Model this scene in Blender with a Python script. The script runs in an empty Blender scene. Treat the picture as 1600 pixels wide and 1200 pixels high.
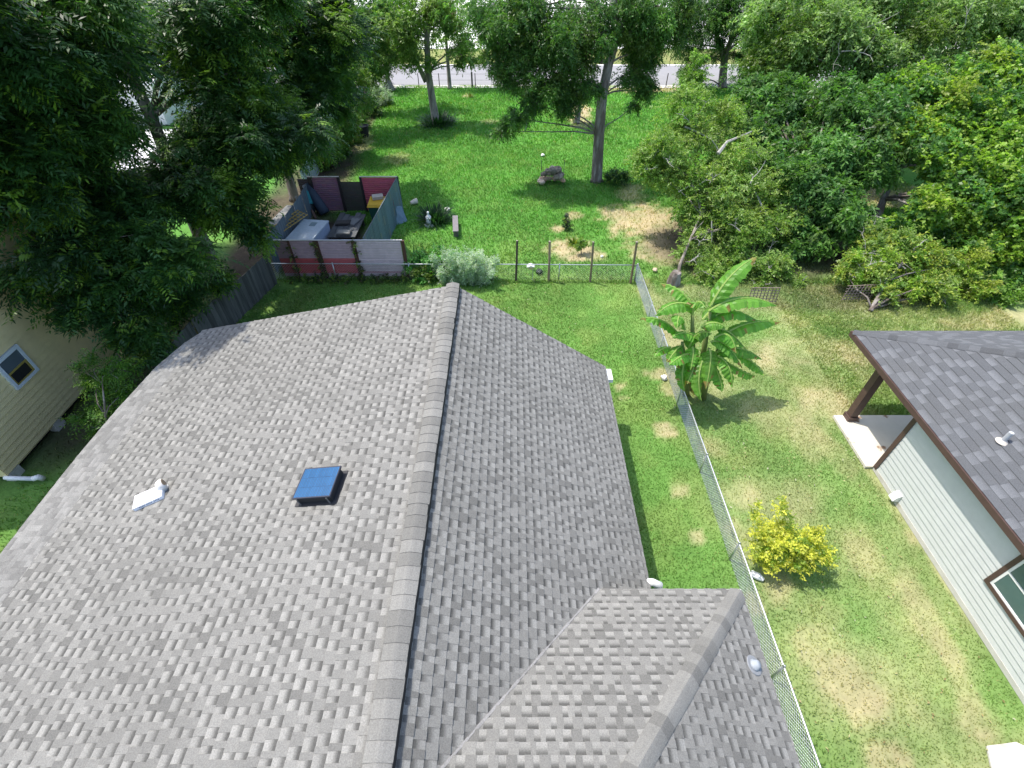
import bpy, math, random
import numpy as np
from mathutils import Vector, Matrix
C = bpy.context.scene
COL = C.collection
# ---------------------------------------------------------------- camera, sky, sun, exposure
H = 13.0; F = 775.0; TH = math.radians(43.8); CT, ST = math.cos(TH), math.sin(TH)
cam = bpy.data.cameras.new('camera'); cam.sensor_width = 36; cam.lens = 36*F/1600
cam.clip_start = 0.1; cam.clip_end = 1500
co = bpy.data.objects.new('camera', cam); COL.objects.link(co); C.camera = co
co.location = (0, 0, H); co.rotation_euler = (math.pi/2-TH, 0, 0)
SX, SY = 0.40, -0.20                       # metres a shadow runs per metre of height
elev = math.atan(1/math.hypot(SX, SY)); azi = math.atan2(-SX, -SY)   # azimuth of the sun, clockwise from +Y
w = bpy.data.worlds.new('World'); C.world = w; w.use_nodes = True
nt = w.node_tree; bg = nt.nodes['Background']
sky = nt.nodes.new('ShaderNodeTexSky'); sky.sky_type = 'NISHITA'; sky.sun_disc = False
sky.sun_elevation = elev; sky.sun_rotation = azi; sky.air_density = 1.0; sky.dust_density = 2.0
nt.links.new(sky.outputs[0], bg.inputs[0]); bg.inputs[1].default_value = 0.15
sl = bpy.data.lights.new('sun', 'SUN'); sl.energy = 2.35; sl.angle = math.radians(0.5); sl.color = (1, .945, .86)
so = bpy.data.objects.new('sun', sl); COL.objects.link(so)
so.rotation_euler = Vector((SX, SY, -1)).to_track_quat('-Z', 'Y').to_euler(); so.location = (-20, 10, 50)
C.view_settings.view_transform = 'Standard'; C.view_settings.look = 'None'
C.view_settings.exposure = 1.14; C.view_settings.gamma = 1
C.cycles.max_bounces = 6; C.cycles.transparent_max_bounces = 4; C.cycles.diffuse_bounces = 3
C.cycles.transmission_bounces = 3

# ---------------------------------------------------------------- places found on the ground and on planes
def ray(px, py):
    u = (px-800)/F; v = (py-600)/F
    return Vector((u, CT-v*ST, -(ST+v*CT)))
def G(px, py, z=0.):
    r = ray(px, py); return Vector((0, 0, H))+r*((z-H)/r.z)
def PY(px, py, Y):
    r = ray(px, py); return Vector((0, 0, H))+r*(Y/r.y)
def PX(px, py, X):
    r = ray(px, py); return Vector((0, 0, H))+r*(X/r.x)
def PL(px, py, o, n):
    r = ray(px, py); c = Vector((0, 0, H)); return c+r*((Vector(o)-c).dot(n)/r.dot(n))

# ---------------------------------------------------------------- mesh helpers
class MB:
    def __init__(s): s.v = []; s.f = []; s.c = []
    def add(s, vs, fs, col=(1, 1, 1)):
        n = len(s.v); s.v += [tuple(v) for v in vs]; s.f += [tuple(i+n for i in f) for f in fs]
        s.c += [col]*len(vs) if not isinstance(col[0], (tuple, list)) else list(col)
        return s
    def quad(s, a, b, c, d, col=(1, 1, 1)): return s.add([a, b, c, d], [(0, 1, 2, 3)], col)
    def hexa(s, p, col=(1, 1, 1)):
        return s.add(p, [(3, 2, 1, 0), (4, 5, 6, 7), (0, 1, 5, 4), (1, 2, 6, 5), (2, 3, 7, 6), (3, 0, 4, 7)], col)
    def box(s, c, sz, rot=None, col=(1, 1, 1)):
        hx, hy, hz = sz[0]/2, sz[1]/2, sz[2]/2; c = Vector(c)
        P = [Vector(q) for q in ((-hx, -hy, -hz), (hx, -hy, -hz), (hx, hy, -hz), (-hx, hy, -hz), (-hx, -hy, hz), (hx, -hy, hz), (hx, hy, hz), (-hx, hy, hz))]
        if rot is not None: P = [rot @ q for q in P]
        return s.hexa([c+q for q in P], col)
    def bx(s, a, b, col=(1, 1, 1)):
        return s.box([(a[i]+b[i])/2 for i in range(3)], [abs(a[i]-b[i]) for i in range(3)], None, col)
    def prism(s, pts, off, col=(1, 1, 1)):
        n = len(pts); pts = [Vector(p) for p in pts]; off = Vector(off)
        vs = pts+[p+off for p in pts]
        fs = [tuple(range(n)), tuple(range(2*n-1, n-1, -1))]+[(i, i+n, (i+1) % n+n, (i+1) % n) for i in range(n)]
        return s.add(vs, fs, col)
    def bar(s, a, b, w, h, col=(1, 1, 1)):
        a = Vector(a); b = Vector(b); d = (b-a); L = d.length
        q = d.to_track_quat('Y', 'Z').to_matrix()
        return s.box((a+b)/2, (w, L, h), q, col)
    def tube(s, pts, r, n=8, col=(1, 1, 1), cap=True):
        pts = [Vector(p) for p in pts]
        if not isinstance(r, (list, tuple)): r = [r]*len(pts)
        vs = []; up = Vector((0.13, 0.31, 1)).normalized()
        pd = None
        for i, p in enumerate(pts):
            d = (pts[min(i+1, len(pts)-1)]-pts[max(i-1, 0)])
            if d.length < 1e-6: d = Vector((0, 0, 1))
            d.normalize()
            if pd is None:
                x = d.cross(up)
                if x.length < .05: x = d.cross(Vector((1, 0, 0)))
            else: x = px_-d*px_.dot(d)
            x.normalize(); px_ = x; pd = d; y = d.cross(x)
            for k in range(n):
                a = 2*math.pi*k/n; vs.append(p+(x*math.cos(a)+y*math.sin(a))*r[i])
        m = len(pts); fs = []
        for i in range(m-1):
            for k in range(n):
                k2 = (k+1) % n; fs.append((i*n+k, i*n+k2, (i+1)*n+k2, (i+1)*n+k))
        if cap: fs += [tuple(range(n-1, -1, -1)), tuple(range((m-1)*n, m*n))]
        return s.add(vs, fs, col)
    def lathe(s, c, prof, n=16, col=(1, 1, 1)):
        c = Vector(c); vs = []; m = len(prof)
        for (r, z) in prof:
            for k in range(n):
                a = 2*math.pi*k/n; vs.append(c+Vector((r*math.cos(a), r*math.sin(a), z)))
        fs = [(i*n+k, i*n+(k+1) % n, (i+1)*n+(k+1) % n, (i+1)*n+k) for i in range(m-1) for k in range(n)]
        fs += [tuple(range(n-1, -1, -1)), tuple(range((m-1)*n, m*n))]
        return s.add(vs, fs, col)
    def build(s, name, mat, parent=None, smooth=False, loc=None):
        me = bpy.data.meshes.new(name); L = Vector(loc) if loc is not None else None
        base = L if L is not None else (Vector(parent['_o']) if parent is not None and '_o' in parent else Vector((0, 0, 0)))
        me.from_pydata([tuple(Vector(v)-base) for v in s.v], [], s.f)
        a = me.attributes.new('Col', 'FLOAT_COLOR', 'POINT')
        a.data.foreach_set('color', np.array([(c[0], c[1], c[2], 1) for c in s.c], dtype=np.float32).ravel())
        if smooth: me.polygons.foreach_set('use_smooth', [True]*len(me.polygons))
        me.materials.append(mat); o = bpy.data.objects.new(name, me); COL.objects.link(o)
        if parent is not None:
            o.parent = parent
        elif L is not None: o.location = L
        o['_o'] = tuple(base)
        return o
def quads(name, P, K, mat, parent=None, kind=None):
    """P (n,4,3) corners, K (n,3) or (n,4,3) colours -> one mesh"""
    n = len(P)
    me = bpy.data.meshes.new(name); base = np.array(parent['_o']) if parent is not None else np.zeros(3)
    V = (P.reshape(-1, 3)-base).astype(np.float32)
    me.vertices.add(4*n); me.vertices.foreach_set('co', V.ravel())
    me.loops.add(4*n); me.loops.foreach_set('vertex_index', np.arange(4*n, dtype=np.int32))
    me.polygons.add(n); me.polygons.foreach_set('loop_start', np.arange(0, 4*n, 4, dtype=np.int32))
    me.update(calc_edges=True)
    if K.ndim == 2: K = np.repeat(K[:, None, :], 4, 1)
    A = np.ones((4*n, 4), np.float32); A[:, :3] = K.reshape(-1, 3)
    a = me.attributes.new('Col', 'FLOAT_COLOR', 'POINT'); a.data.foreach_set('color', A.ravel())
    me.materials.append(mat); o = bpy.data.objects.new(name, me); COL.objects.link(o)
    if parent is not None: o.parent = parent
    o['_o'] = tuple(base)
    return o
def tag(o, label=None, cat=None, group=None, kind=None):
    if label: o['label'] = label
    if cat: o['category'] = cat
    if group: o['group'] = group
    if kind: o['kind'] = kind
    return o
def thing(name, loc, label, cat, group=None):
    o = bpy.data.objects.new(name, None); COL.objects.link(o); o.location = loc; o.empty_display_size = .2
    o['_o'] = tuple(loc); return tag(o, label, cat, group)

# ---------------------------------------------------------------- materials
def mat(name, col=None, rough=.8, nscale=0, namt=0., bump=0., bscale=40., metal=0., stretch=(1, 1, 1), spec=.5, col2=None, c2scale=2., c2lo=.45, c2hi=.6, c2max=1.):
    """col None -> attribute colour. Noise varies value, optional col2 patches, bump."""
    m = bpy.data.materials.new(name); m.use_nodes = True; t = m.node_tree; N = t.nodes; L = t.links
    b = N['Principled BSDF']; b.inputs['Roughness'].default_value = rough; b.inputs['Metallic'].default_value = metal
    b.inputs['Specular IOR Level'].default_value = spec
    if col is None:
        a = N.new('ShaderNodeAttribute'); a.attribute_name = 'Col'; src = a.outputs['Color']
    else:
        a = N.new('ShaderNodeRGB'); a.outputs[0].default_value = (*col, 1); src = a.outputs[0]
    tc = N.new('ShaderNodeTexCoord'); mp = N.new('ShaderNodeMapping'); mp.inputs['Scale'].default_value = stretch
    L.new(tc.outputs['Object'], mp.inputs['Vector'])
    if col2 is not None:
        n2 = N.new('ShaderNodeTexNoise'); n2.inputs['Scale'].default_value = c2scale; n2.inputs['Detail'].default_value = 6
        L.new(mp.outputs[0], n2.inputs['Vector'])
        mr = N.new('ShaderNodeMapRange'); mr.inputs[1].default_value = c2lo; mr.inputs[2].default_value = c2hi; mr.inputs[4].default_value = c2max
        L.new(n2.outputs['Fac'], mr.inputs[0])
        mx = N.new('ShaderNodeMix'); mx.data_type = 'RGBA'; L.new(mr.outputs[0], mx.inputs[0]); L.new(src, mx.inputs[6]); mx.inputs[7].default_value = (*col2, 1)
        src = mx.outputs[2]
    if namt:
        n1 = N.new('ShaderNodeTexNoise'); n1.inputs['Scale'].default_value = nscale; n1.inputs['Detail'].default_value = 5; n1.inputs['Roughness'].default_value = .7
        L.new(mp.outputs[0], n1.inputs['Vector'])
        mr = N.new('ShaderNodeMapRange'); mr.inputs[1].default_value = .25; mr.inputs[2].default_value = .75; mr.inputs[3].default_value = 1-namt; mr.inputs[4].default_value = 1+namt
        L.new(n1.outputs['Fac'], mr.inputs[0])
        vm = N.new('ShaderNodeVectorMath'); vm.operation = 'SCALE'; L.new(src, vm.inputs[0]); L.new(mr.outputs[0], vm.inputs['Scale']); src = vm.outputs[0]
    L.new(src, b.inputs['Base Color'])
    if bump:
        nb = N.new('ShaderNodeTexNoise'); nb.inputs['Scale'].default_value = bscale; nb.inputs['Detail'].default_value = 4
        L.new(mp.outputs[0], nb.inputs['Vector'])
        bp = N.new('ShaderNodeBump'); bp.inputs['Strength'].default_value = 1; bp.inputs['Distance'].default_value = bump
        L.new(nb.outputs['Fac'], bp.inputs['Height']); L.new(bp.outputs[0], b.inputs['Normal'])
    return m
def leafmat(name, rough=.45, trans=.3, spec=.4):
    m = bpy.data.materials.new(name); m.use_nodes = True; t = m.node_tree; N = t.nodes; L = t.links
    b = N['Principled BSDF']; a = N.new('ShaderNodeAttribute'); a.attribute_name = 'Col'
    L.new(a.outputs['Color'], b.inputs['Base Color']); b.inputs['Roughness'].default_value = rough; b.inputs['Specular IOR Level'].default_value = spec
    tr = N.new('ShaderNodeBsdfTranslucent'); vm = N.new('ShaderNodeVectorMath'); vm.operation = 'MULTIPLY'; vm.inputs[1].default_value = (1.25, 1.5, .6)
    L.new(a.outputs['Color'], vm.inputs[0]); L.new(vm.outputs[0], tr.inputs[0])
    mx = N.new('ShaderNodeMixShader'); mx.inputs[0].default_value = trans
    L.new(b.outputs[0], mx.inputs[1]); L.new(tr.outputs[0], mx.inputs[2]); L.new(mx.outputs[0], N['Material Output'].inputs[0])
    return m
M = dict(
    shingle=mat('shingle_granules', None, .95, 55, .34, .006, 130, spec=.2, col2=(.10, .098, .088), c2scale=.55, c2lo=.45, c2hi=.75, c2max=.22),
    leaf=leafmat('leaf', .42, .45), leafdark=leafmat('leaf_dark', .42, .38), grass=leafmat('grass_blade', .7, .35, .2),
    white=mat('white_paint', (.78, .78, .76), .5, 6, .06), galv=mat('galvanised_steel', (.55, .57, .58), .35, 20, .12, metal=.7),
    black=mat('flat_black', (.012, .012, .013), .7), brown=mat('brown_paint', (.085, .05, .042), .55, 5, .15),
    sage=mat('sage_siding', (.56, .575, .56), .6, 3, .06, .001, 30), yellow=mat('yellow_siding', (.72, .60, .32), .6, 2.5, .09, .001, 30),
    bark=mat('bark', (.16, .13, .11), .95, 6, .35, .03, 12, stretch=(1, 1, .25), col2=(.27, .25, .23), c2scale=3),
    barkpale=mat('pale_bark', (.30, .27, .23), .95, 5, .3, .02, 12, stretch=(1, 1, .3), col2=(.14, .12, .10), c2scale=3),
    twig=mat('bare_twig', (.36, .34, .32), .9, 8, .2), wood=mat('weathered_wood', (.12, .105, .095), .9, 8, .35, .006, 20, stretch=(1, 1, .15)),
    attr=mat('painted', None, .7, 7, .15), attrmetal=mat('painted_metal', None, .5, 4, .14, col2=None),
    concrete=mat('concrete', (.55, .53, .48), .9, 4, .1, .002, 40, col2=(.40, .36, .30), c2scale=1.5, c2lo=.55, c2hi=.72),
)

# ---------------------------------------------------------------- lawn: dry patches and soil belong to the ground itself
rs = np.random.RandomState(3)
def vnoise(x, y, s, seed=0):
    x = x/s; y = y/s; xi = np.floor(x).astype(int); yi = np.floor(y).astype(int); fx = x-xi; fy = y-yi
    fx = fx*fx*(3-2*fx); fy = fy*fy*(3-2*fy)
    def h(a, b): return np.modf(np.abs(np.sin(a*127.1+b*311.7+seed*74.7)*43758.5453))[0]
    return (h(xi, yi)*(1-fx)+h(xi+1, yi)*fx)*(1-fy)+(h(xi, yi+1)*(1-fx)+h(xi+1, yi+1)*fx)*fy
def fbm(x, y, s, seed=0):
    return (vnoise(x, y, s, seed)+.5*vnoise(x, y, s/2.1, seed+1)+.25*vnoise(x, y, s/4.3, seed+2)+.125*vnoise(x, y, s/9, seed+3))/1.875
# (px, py, rx m, ry m, strength)
DRY = [(1010, 345, 2.6, 2.6, .9), (1045, 385, 2.2, 2.0, .85), (985, 300, 1.0, 1.6, .55), (895, 392, 1.5, 1.1, 1.0), (872, 356, .6, .45, .9), (899, 336, .45, .55, .8), (930, 400, .8, .6, .7), (905, 175, 1.3, 3.0, .9), (906, 195, .9, 1.0, .6),
       (1000, 136, 7, 2.0, .9), (730, 150, .6, .6, .6), (762, 190, .7, .8, .4), (560, 225, 1.2, 3, .6), (620, 248, 1.0, 1.2, .35), (1150, 300, 3, 3, .5),
       (1255, 545, 2.0, 1.0, .62), (1200, 570, .6, .8, .7), (1360, 555, 1.4, .7, .6), (1290, 630, 1.0, 1.0, .65), (1265, 690, .7, 1.1, .5), (1310, 715, .5, 1.0, .7), (1340, 690, .5, 1.2, .6), (1190, 640, .8, .8, .3),
       (1120, 700, .55, .5, .5), (1155, 770, .6, .6, .45), (1165, 850, .5, .8, .6), (1130, 610, .5, .5, .4), (1037, 672, .40, .32, .8), (1065, 765, .35, .28, .55), (1090, 843, .26, .24, .65), (967, 604, .22, .16, .9), (972, 620, .2, .15, .5), (1035, 585, .65, .5, .9), (1045, 605, .4, .6, .8),
       (1210, 910, .5, .45, .7), (1215, 930, .4, .3, .5), (1180, 945, .4, .4, .8), (1330, 1075, .75, .7, .75), (1290, 1050, .5, .6, .5), (1385, 1190, .5, .35, 1.0), (1470, 990, .3, 1.3, .55), (1500, 1060, .28, 1.0, .6), (1530, 1130, .5, .5, .8), (1360, 870, .6, .9, .45), (1410, 890, .4, .8, .45), (1440, 960, .4, .6, .45), (1270, 1010, .5, .5, .4), (1545, 950, .15, 1.2, .4),
       (1390, 780, .22, 1.6, .7), (1480, 905, .2, 1.8, .6), (1100, 425, .9, .6, .7), (1330, 300, 3, 2, .9), (1420, 310, 3, 2, .8), (1590, 500, 2.2, .8, .8), (1520, 505, 1.3, .5, .6), (1240, 500, .8, .5, .4), (440, 330, 3.5, 2.4, .35), (1018, 470, .5, 2.0, .5), (1050, 530, .5, 1.5, .6)]
DRYW = [(G(a, b).x, G(a, b).y, rx, ry, s) for a, b, rx, ry, s in DRY]
SOIL = [(-10.6, 24.5, 3.0, 3.0, 1.0), (-13, 30, 2.5, 12, .9), (-13.2, 45, 1.6, 8, .9), (-15, 14.5, 2.6, 5, .8), (-13.6, 9.5, .7, 5, 1.0), (-16, 18.5, 3, 1.8, .6), (14, 19.5, 5, 1.3, .45), (13, 24, 6, 3.5, .8)]
def drymap(x, y):
    d = np.zeros_like(x); wb = (fbm(x, y, .8, 77)-.5)*2.2+(fbm(x, y, .25, 78)-.5)*1.3
    for cx, cy, rx, ry, s in DRYW:
        q = ((x-cx)/rx)**2+((y-cy)/ry)**2; q = q+wb*np.clip(q+.25, 0, 1); d = np.maximum(d, s*np.clip(1.6-1.25*q, 0, 1)*(q < 1.4))
    right = 1/(1+np.exp(-(x-6.2)*3))*(y < 20.5)
    d = d*(1-.50*right)*np.clip(.25+1.5*fbm(x, y, .45, 5), 0, 1.1)+right*.34*np.clip((fbm(x, y, 1.7, 9)-.40)*3, 0, 1)*(.5+fbm(x, y, .35, 2))
    return np.clip(d, 0, 1)
def soilmap(x, y):
    d = np.zeros_like(x)
    for cx, cy, rx, ry, s in SOIL:
        q = ((x-cx)/rx)**2+((y-cy)/ry)**2; d = np.maximum(d, s*np.clip(1.8-1.4*q, 0, 1))
    return np.clip(d*(.6+.8*fbm(x, y, .8, 15)), 0, 1)
def grass_rgb(x, y):
    n = fbm(x, y, 2.4, 21)[..., None]; n2 = fbm(x, y, .55, 31)[..., None]
    near = 1/(1+np.exp(-(x-6.2)*3))*(y < 20.5); near = near[..., None]
    c = np.array([.108, .218, .048])*(1-near)+np.array([.140, .232, .066])*near
    far = np.clip((y-21)/6, 0, 1)[..., None]*(1-near); c = c*(1-far*.0)+np.array([-.022, .010, -.008])*far
    vg = np.clip((y-60)/4, 0, 1)[..., None]; c = c*(1-vg)+np.array([.19, .22, .075])*vg
    c = c*(.74+.60*n)*(.84+.32*n2); yl = np.clip((fbm(x, y, 1.1, 61)-.5)*4, 0, 1)[..., None]; c = c*(1+yl*np.array([.35, .08, .25]))
    d = drymap(x, y)[..., None]; dc = np.array([.42, .35, .21])*(.75+.5*n2)
    c = c*(1-d)+dc*d
    s = soilmap(x, y)[..., None]; c = c*(1-s)+np.array([.085, .068, .05])*(.7+.6*n2)*s
    return c
gx = np.concatenate([np.array([-320, -220, -150, -100, -70, -50, -38, -30, -25]), np.arange(-21, 27, .2), np.array([28, 31, 35, 42, 55, 75, 110, 160, 230, 330])])
gy = np.concatenate([np.array([-200, -120, -70, -40, -20, -10, -6]), np.arange(-3, 58, .22), np.array([60, 64, 70, 80, 100, 130, 180, 260, 400, 700])])
X, Y = np.meshgrid(gx, gy); Z = .05*(fbm(X, Y, 3.5, 40)-.5)*((Y < 56) & (X > -21) & (X < 26))
gc = grass_rgb(X, Y); nxg, nyg = len(gx), len(gy)
me = bpy.data.meshes.new('lawn'); me.from_pydata(np.stack([X, Y, Z-.02], -1).reshape(-1, 3).tolist(), [],
    [(j*nxg+i, j*nxg+i+1, (j+1)*nxg+i+1, (j+1)*nxg+i) for j in range(nyg-1) for i in range(nxg-1)])
a = me.attributes.new('Col', 'FLOAT_COLOR', 'POINT'); A = np.ones((nxg*nyg, 4), np.float32); A[:, :3] = gc.reshape(-1, 3); a.data.foreach_set('color', A.ravel())
me.materials.append(mat('lawn_turf', None, .95, 6, .22, .025, 9, spec=.1)); o = bpy.data.objects.new('lawn', me); COL.objects.link(o); tag(o, 'green lawn with dry sandy patches', kind='structure')
# grass blades, thicker where the lawn is near
def blades(n, x0, x1, y0, y1, h, wd, seed):
    r = np.random.RandomState(seed); x = r.uniform(x0, x1, n); y = r.uniform(y0, y1, n)
    keep = (r.rand(n) > drymap(x, y)*.75) & (r.rand(n) > soilmap(x, y)*.9)
    keep &= ~((x < 2.5) & (y < 11.6) & (x > -9)); keep &= ~((x > 11.5) & (y < 11.8))
    x = x[keep]; y = y[keep]; n = len(x); a = r.rand(n)*6.283; hh = h*(.6+.8*r.rand(n)); l = hh*(.4+.9*r.rand(n)); b = a+1.57+r.randn(n)*.3
    P = np.zeros((n, 4, 3)); wx = np.cos(a)*wd; wy = np.sin(a)*wd; lx = np.cos(b)*l; ly = np.sin(b)*l
    P[:, 0] = np.stack([x-wx, y-wy, 0*x-.02], -1); P[:, 1] = np.stack([x+wx, y+wy, 0*x-.02], -1)
    P[:, 2] = np.stack([x+wx*.5+lx*.6, y+wy*.5+ly*.6, hh*.8], -1); P[:, 3] = np.stack([x+lx, y+ly, hh], -1)
    c = grass_rgb(x, y)*(.92+.36*r.rand(n))[:, None]*np.array([1.12, 1.08, 1.0])
    c = np.where((r.rand(n) < .06)[:, None], c*.4+np.array([.25, .22, .1]), c)
    return P, c
bl = [blades(110000, 2.6, 12, 1, 21, .032, .012, 1), blades(35000, -10, 2.6, 11.6, 21, .06, .014, 2), blades(52000, 12, 22, 11, 21, .08, .016, 3), blades(90000, -13, 26, 20.5, 40, .10, .024, 4), blades(40000, -14, 26, 40, 57, .14, .04, 5), blades(16000, -15.4, -9.5, 2, 20, .08, .014, 6)]
tag(quads('grass', np.concatenate([b[0] for b in bl]), np.concatenate([b[1] for b in bl]), M['grass']), 'short green lawn grass', 'grass', kind='stuff')

# ---------------------------------------------------------------- road, verge and white lot beyond
def sheet(name, x0, x1, y0, y1, z, m, label):
    b = MB(); nx = 40
    for i in range(nx):
        xa = x0+(x1-x0)*i/nx; xb = x0+(x1-x0)*(i+1)/nx; b.quad((xa, y0, z), (xb, y0, z), (xb, y1, z), (xa, y1, z))
    return tag(b.build(name, m), label, kind='structure')
sheet('road', -150, 150, 57.6, 66.2, .024, mat('asphalt', (.27, .265, .27), .95, 1.2, .10, .004, 60, stretch=(.25, 1.5, 1)), 'pale grey asphalt road behind the yards')
sheet('pavement', -150, 150, 56.4, 57.55, .022, mat('shell_gravel', (.56, .54, .50), .95, 5, .25, .01, 30, col2=(.20, .26, .10), c2scale=.5, c2lo=.5, c2hi=.62), 'pale gravel shoulder of the road')
sheet('kerb', -150, 150, 66.25, 66.7, .03, mat('kerb_concrete', (.72, .70, .66), .9, 3, .1), 'pale concrete kerb on the far side of the road')
sheet('parking_lot', -150, 150, 75.5, 240, .03, mat('white_shell_lot', (.86, .84, .80), .95, .3, .06, .004, 20, col2=(.70, .67, .62), c2scale=.12, c2lo=.5, c2hi=.7), 'bright white shell parking lot across the road')

# ================================================================ MAIN HOUSE (grey shingle roof under the camera)
h = H
house = thing('grey_roofed_house', (-3.2, 5, 0), 'house with pale grey shingle roof and long ridge directly below the camera', 'house')
RX, RZ = -.1245*h, .411*h             # ridge
EX, EZ = .2311*h, .411*h-.661*.3556*h  # right eave
LX, LZ = -.722*h, .411*h-.2053*.5975*h # left slope crease
Y1, Y0 = .922*h, -7.0
rnd = random.Random(7)
FL = [.160, .200, .218, .192, .230, .210]
def shingle_field(Pq, Kq, O, A, D, N, S, e, span, seed, tint=(1, .978, .895), fl=FL, contrast=1.0, tab=(.07, .19), gapw=(.08, .18)):
    r = random.Random(seed); O, A, D, N = map(Vector, (O, A, D, N)); k = 0
    while k*e < S-.02:
        s0 = k*e; s1 = min(s0+e, S); a0, a1 = span((s0+s1)/2); k += 1
        if a1 <= a0: continue
        x = a0-r.random()*.2; flat = r.random() < .5; sh = (r.random()-.5)*.02
        while x < a1:
            wd = r.uniform(*tab) if flat else r.uniform(*gapw)
            xa, xb = max(x, a0), min(x+wd, a1); x += wd
            if xb-xa < .01: flat = not flat; continue
            lo = .004; l1 = .020 if flat else .011
            p = [O+A*xa+D*s0+N*lo, O+A*xb+D*s0+N*lo, O+A*xb+D*(s1+.004)+N*l1, O+A*xa+D*(s1+.004)+N*l1]
            if flat:
                g = r.choice(fl)*r.uniform(.94, 1.06); g = fl[2]+(g-fl[2])*contrast; col = [(g*tint[0], g*tint[1], g*tint[2])]*4
            else:
                gt = r.uniform(.070, .105); gb = r.uniform(.25, .31); m = fl[2]; gt = m+(gt-m)*contrast; gb = m+(gb-m)*contrast
                # the printed shadow band of the shingle: dark at the upper edge of each cut-out
                t = lambda g: (g*tint[0], g*tint[1], g*tint[2])
                cut = lambda f: [p[0].lerp(p[3], f), p[1].lerp(p[2], f)]
                ca, cb = cut(.24), cut(.62); md = gb*.93
                Pq.append([p[0], p[1], ca[1], ca[0]]); Kq.append([t(gt)]*2+[t(gt*1.25)]*2)
                Pq.append([ca[0], ca[1], cb[1], cb[0]]); Kq.append([t(gt*1.25)]*2+[t(md)]*2)
                p = [cb[0], cb[1], p[2], p[3]]; col = [t(md), t(md), t(gb), t(gb)]
            Pq.append(p); Kq.append(col)
            q = [p[3], p[2], p[2]-N*(l1+.004), p[3]-N*(l1+.004)]; Pq.append(q); Kq.append([(.10, .10, .10)]*4)
            if flat: # side faces of the raised tooth
                for s_, (u, v_) in enumerate(((p[0], p[3]), (p[2], p[1]))):
                    Pq.append([u, v_, v_-N*.006, u-N*.006]); Kq.append([(.2, .2, .2)]*4)
            flat = not flat
def toarr(Pq, Kq): return np.array([[tuple(v) for v in p] for p in Pq]), np.array(Kq, dtype=float)
def capstrip(Pq, Kq, a, b, wd, rise, seg, seed, sl, tones, tint=(1, .978, .895), na=8, left=None, right=None):
    """overlapping cap shingles bent over a ridge from a to b. left/right: downhill unit vectors"""
    r = random.Random(seed); a = Vector(a); b = Vector(b); L = (b-a).length; d = (b-a)/L; up = -(left+right).normalized()
    n = int(L/seg)
    for i in range(n):
        s0 = i*seg; s1 = min((i+1)*seg+.03, L); g = r.choice(tones)*r.uniform(.96, 1.04); jw = r.uniform(-.008, .008)
        prof = []
        for k in range(na+1):
            q = k/na*2-1; dirv = left if q < 0 else right; x = abs(q)*(wd/2+jw)
            rr = rise+.03*(1-abs(q)**2.2) if abs(q) < 1 else rise
            prof.append(dirv*x+up*rr-up*.03*0)
        # round over the apex
        prof[na//2] = prof[na//2]*1+(prof[na//2-1]+prof[na//2+1])*0
        c = []
        for (s, lift) in ((s0, .0), (s1, .011)):
            c.append([a+d*s+p+up*lift for p in prof])
        for k in range(na):
            gg = g*(.96 if k in (2, 5) else 1); Pq.append([c[0][k], c[0][k+1], c[1][k+1], c[1][k]]); Kq.append([(gg*tint[0], gg*tint[1], gg*tint[2])]*4)
            Pq.append([c[1][k], c[1][k+1], c[1][k+1]-up*.009, c[1][k]-up*.009]); Kq.append([(.13, .13, .13)]*4)
dr = Vector((1, 0, -.661)).normalized(); dl = Vector((-1, 0, -.2053)).normalized()
nr = Vector((.661, 0, 1)).normalized(); nl = Vector((-.2053, 0, 1)).normalized()
roof = MB()
def slab(p, t=.14): roof.prism([Vector(q)-Vector((0, 0, .004)) for q in p], (0, 0, -t), (.6, .59, .57))
slab([(RX, Y0, RZ), (EX, Y0, EZ), (EX, Y1, EZ), (RX, Y1, RZ)])
slab([(LX, Y0, LZ), (RX, Y0, RZ), (RX, Y1, RZ), (LX+.1, Y1, LZ+.02)])
# porch strip along the left eave, widening towards the street
LC = Vector((-.7155*h, Y1, RZ-.2053*(.7155*h+RX)))
so_ = .10; nst = Vector((-so_, 0, 1)).normalized(); outer = [LC]
for p in [(290, 535.5), (245, 573), (200, 622), (180, 644), (129, 704), (69, 779), (6, 860)]:
    outer.append(PL(p[0], p[1], (LX, 0, LZ), nst))
for v in outer[1:]: v.x = min(v.x, LX-.03)
e1, e2 = outer[-3], outer[-1]; k_ = (Y0-e2.y)/(e2.y-e1.y); ex = e2+(e2-e1)*k_*.35; ex.y = Y0; ex.z = LZ+so_*(ex.x-LX); outer.append(ex)
inner = [Vector((LX, v.y, LZ)) for v in outer]; inner[0] = LC+Vector((.02, 0, 0))
roofo = roof.build('roof', M['attr'], house)
Pq, Kq = [], []
Lr = (Vector((EX, 0, EZ))-Vector((RX, 0, RZ))).length; Ll = (Vector((LX, 0, LZ))-Vector((RX, 0, RZ))).length
shingle_field(Pq, Kq, (RX, 0, RZ), (0, 1, 0), dr, nr, Lr+.02, .188, lambda s: (-3.5, Y1+.02), 11)
shingle_field(Pq, Kq, (RX, 0, RZ), (0, 1, 0), dl, nl, Ll+.01, .188, lambda s: (-5, Y1+.02), 12)
P, K = toarr(Pq, Kq); so1 = quads('shingles', P, K, M['shingle'], roofo)
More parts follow.
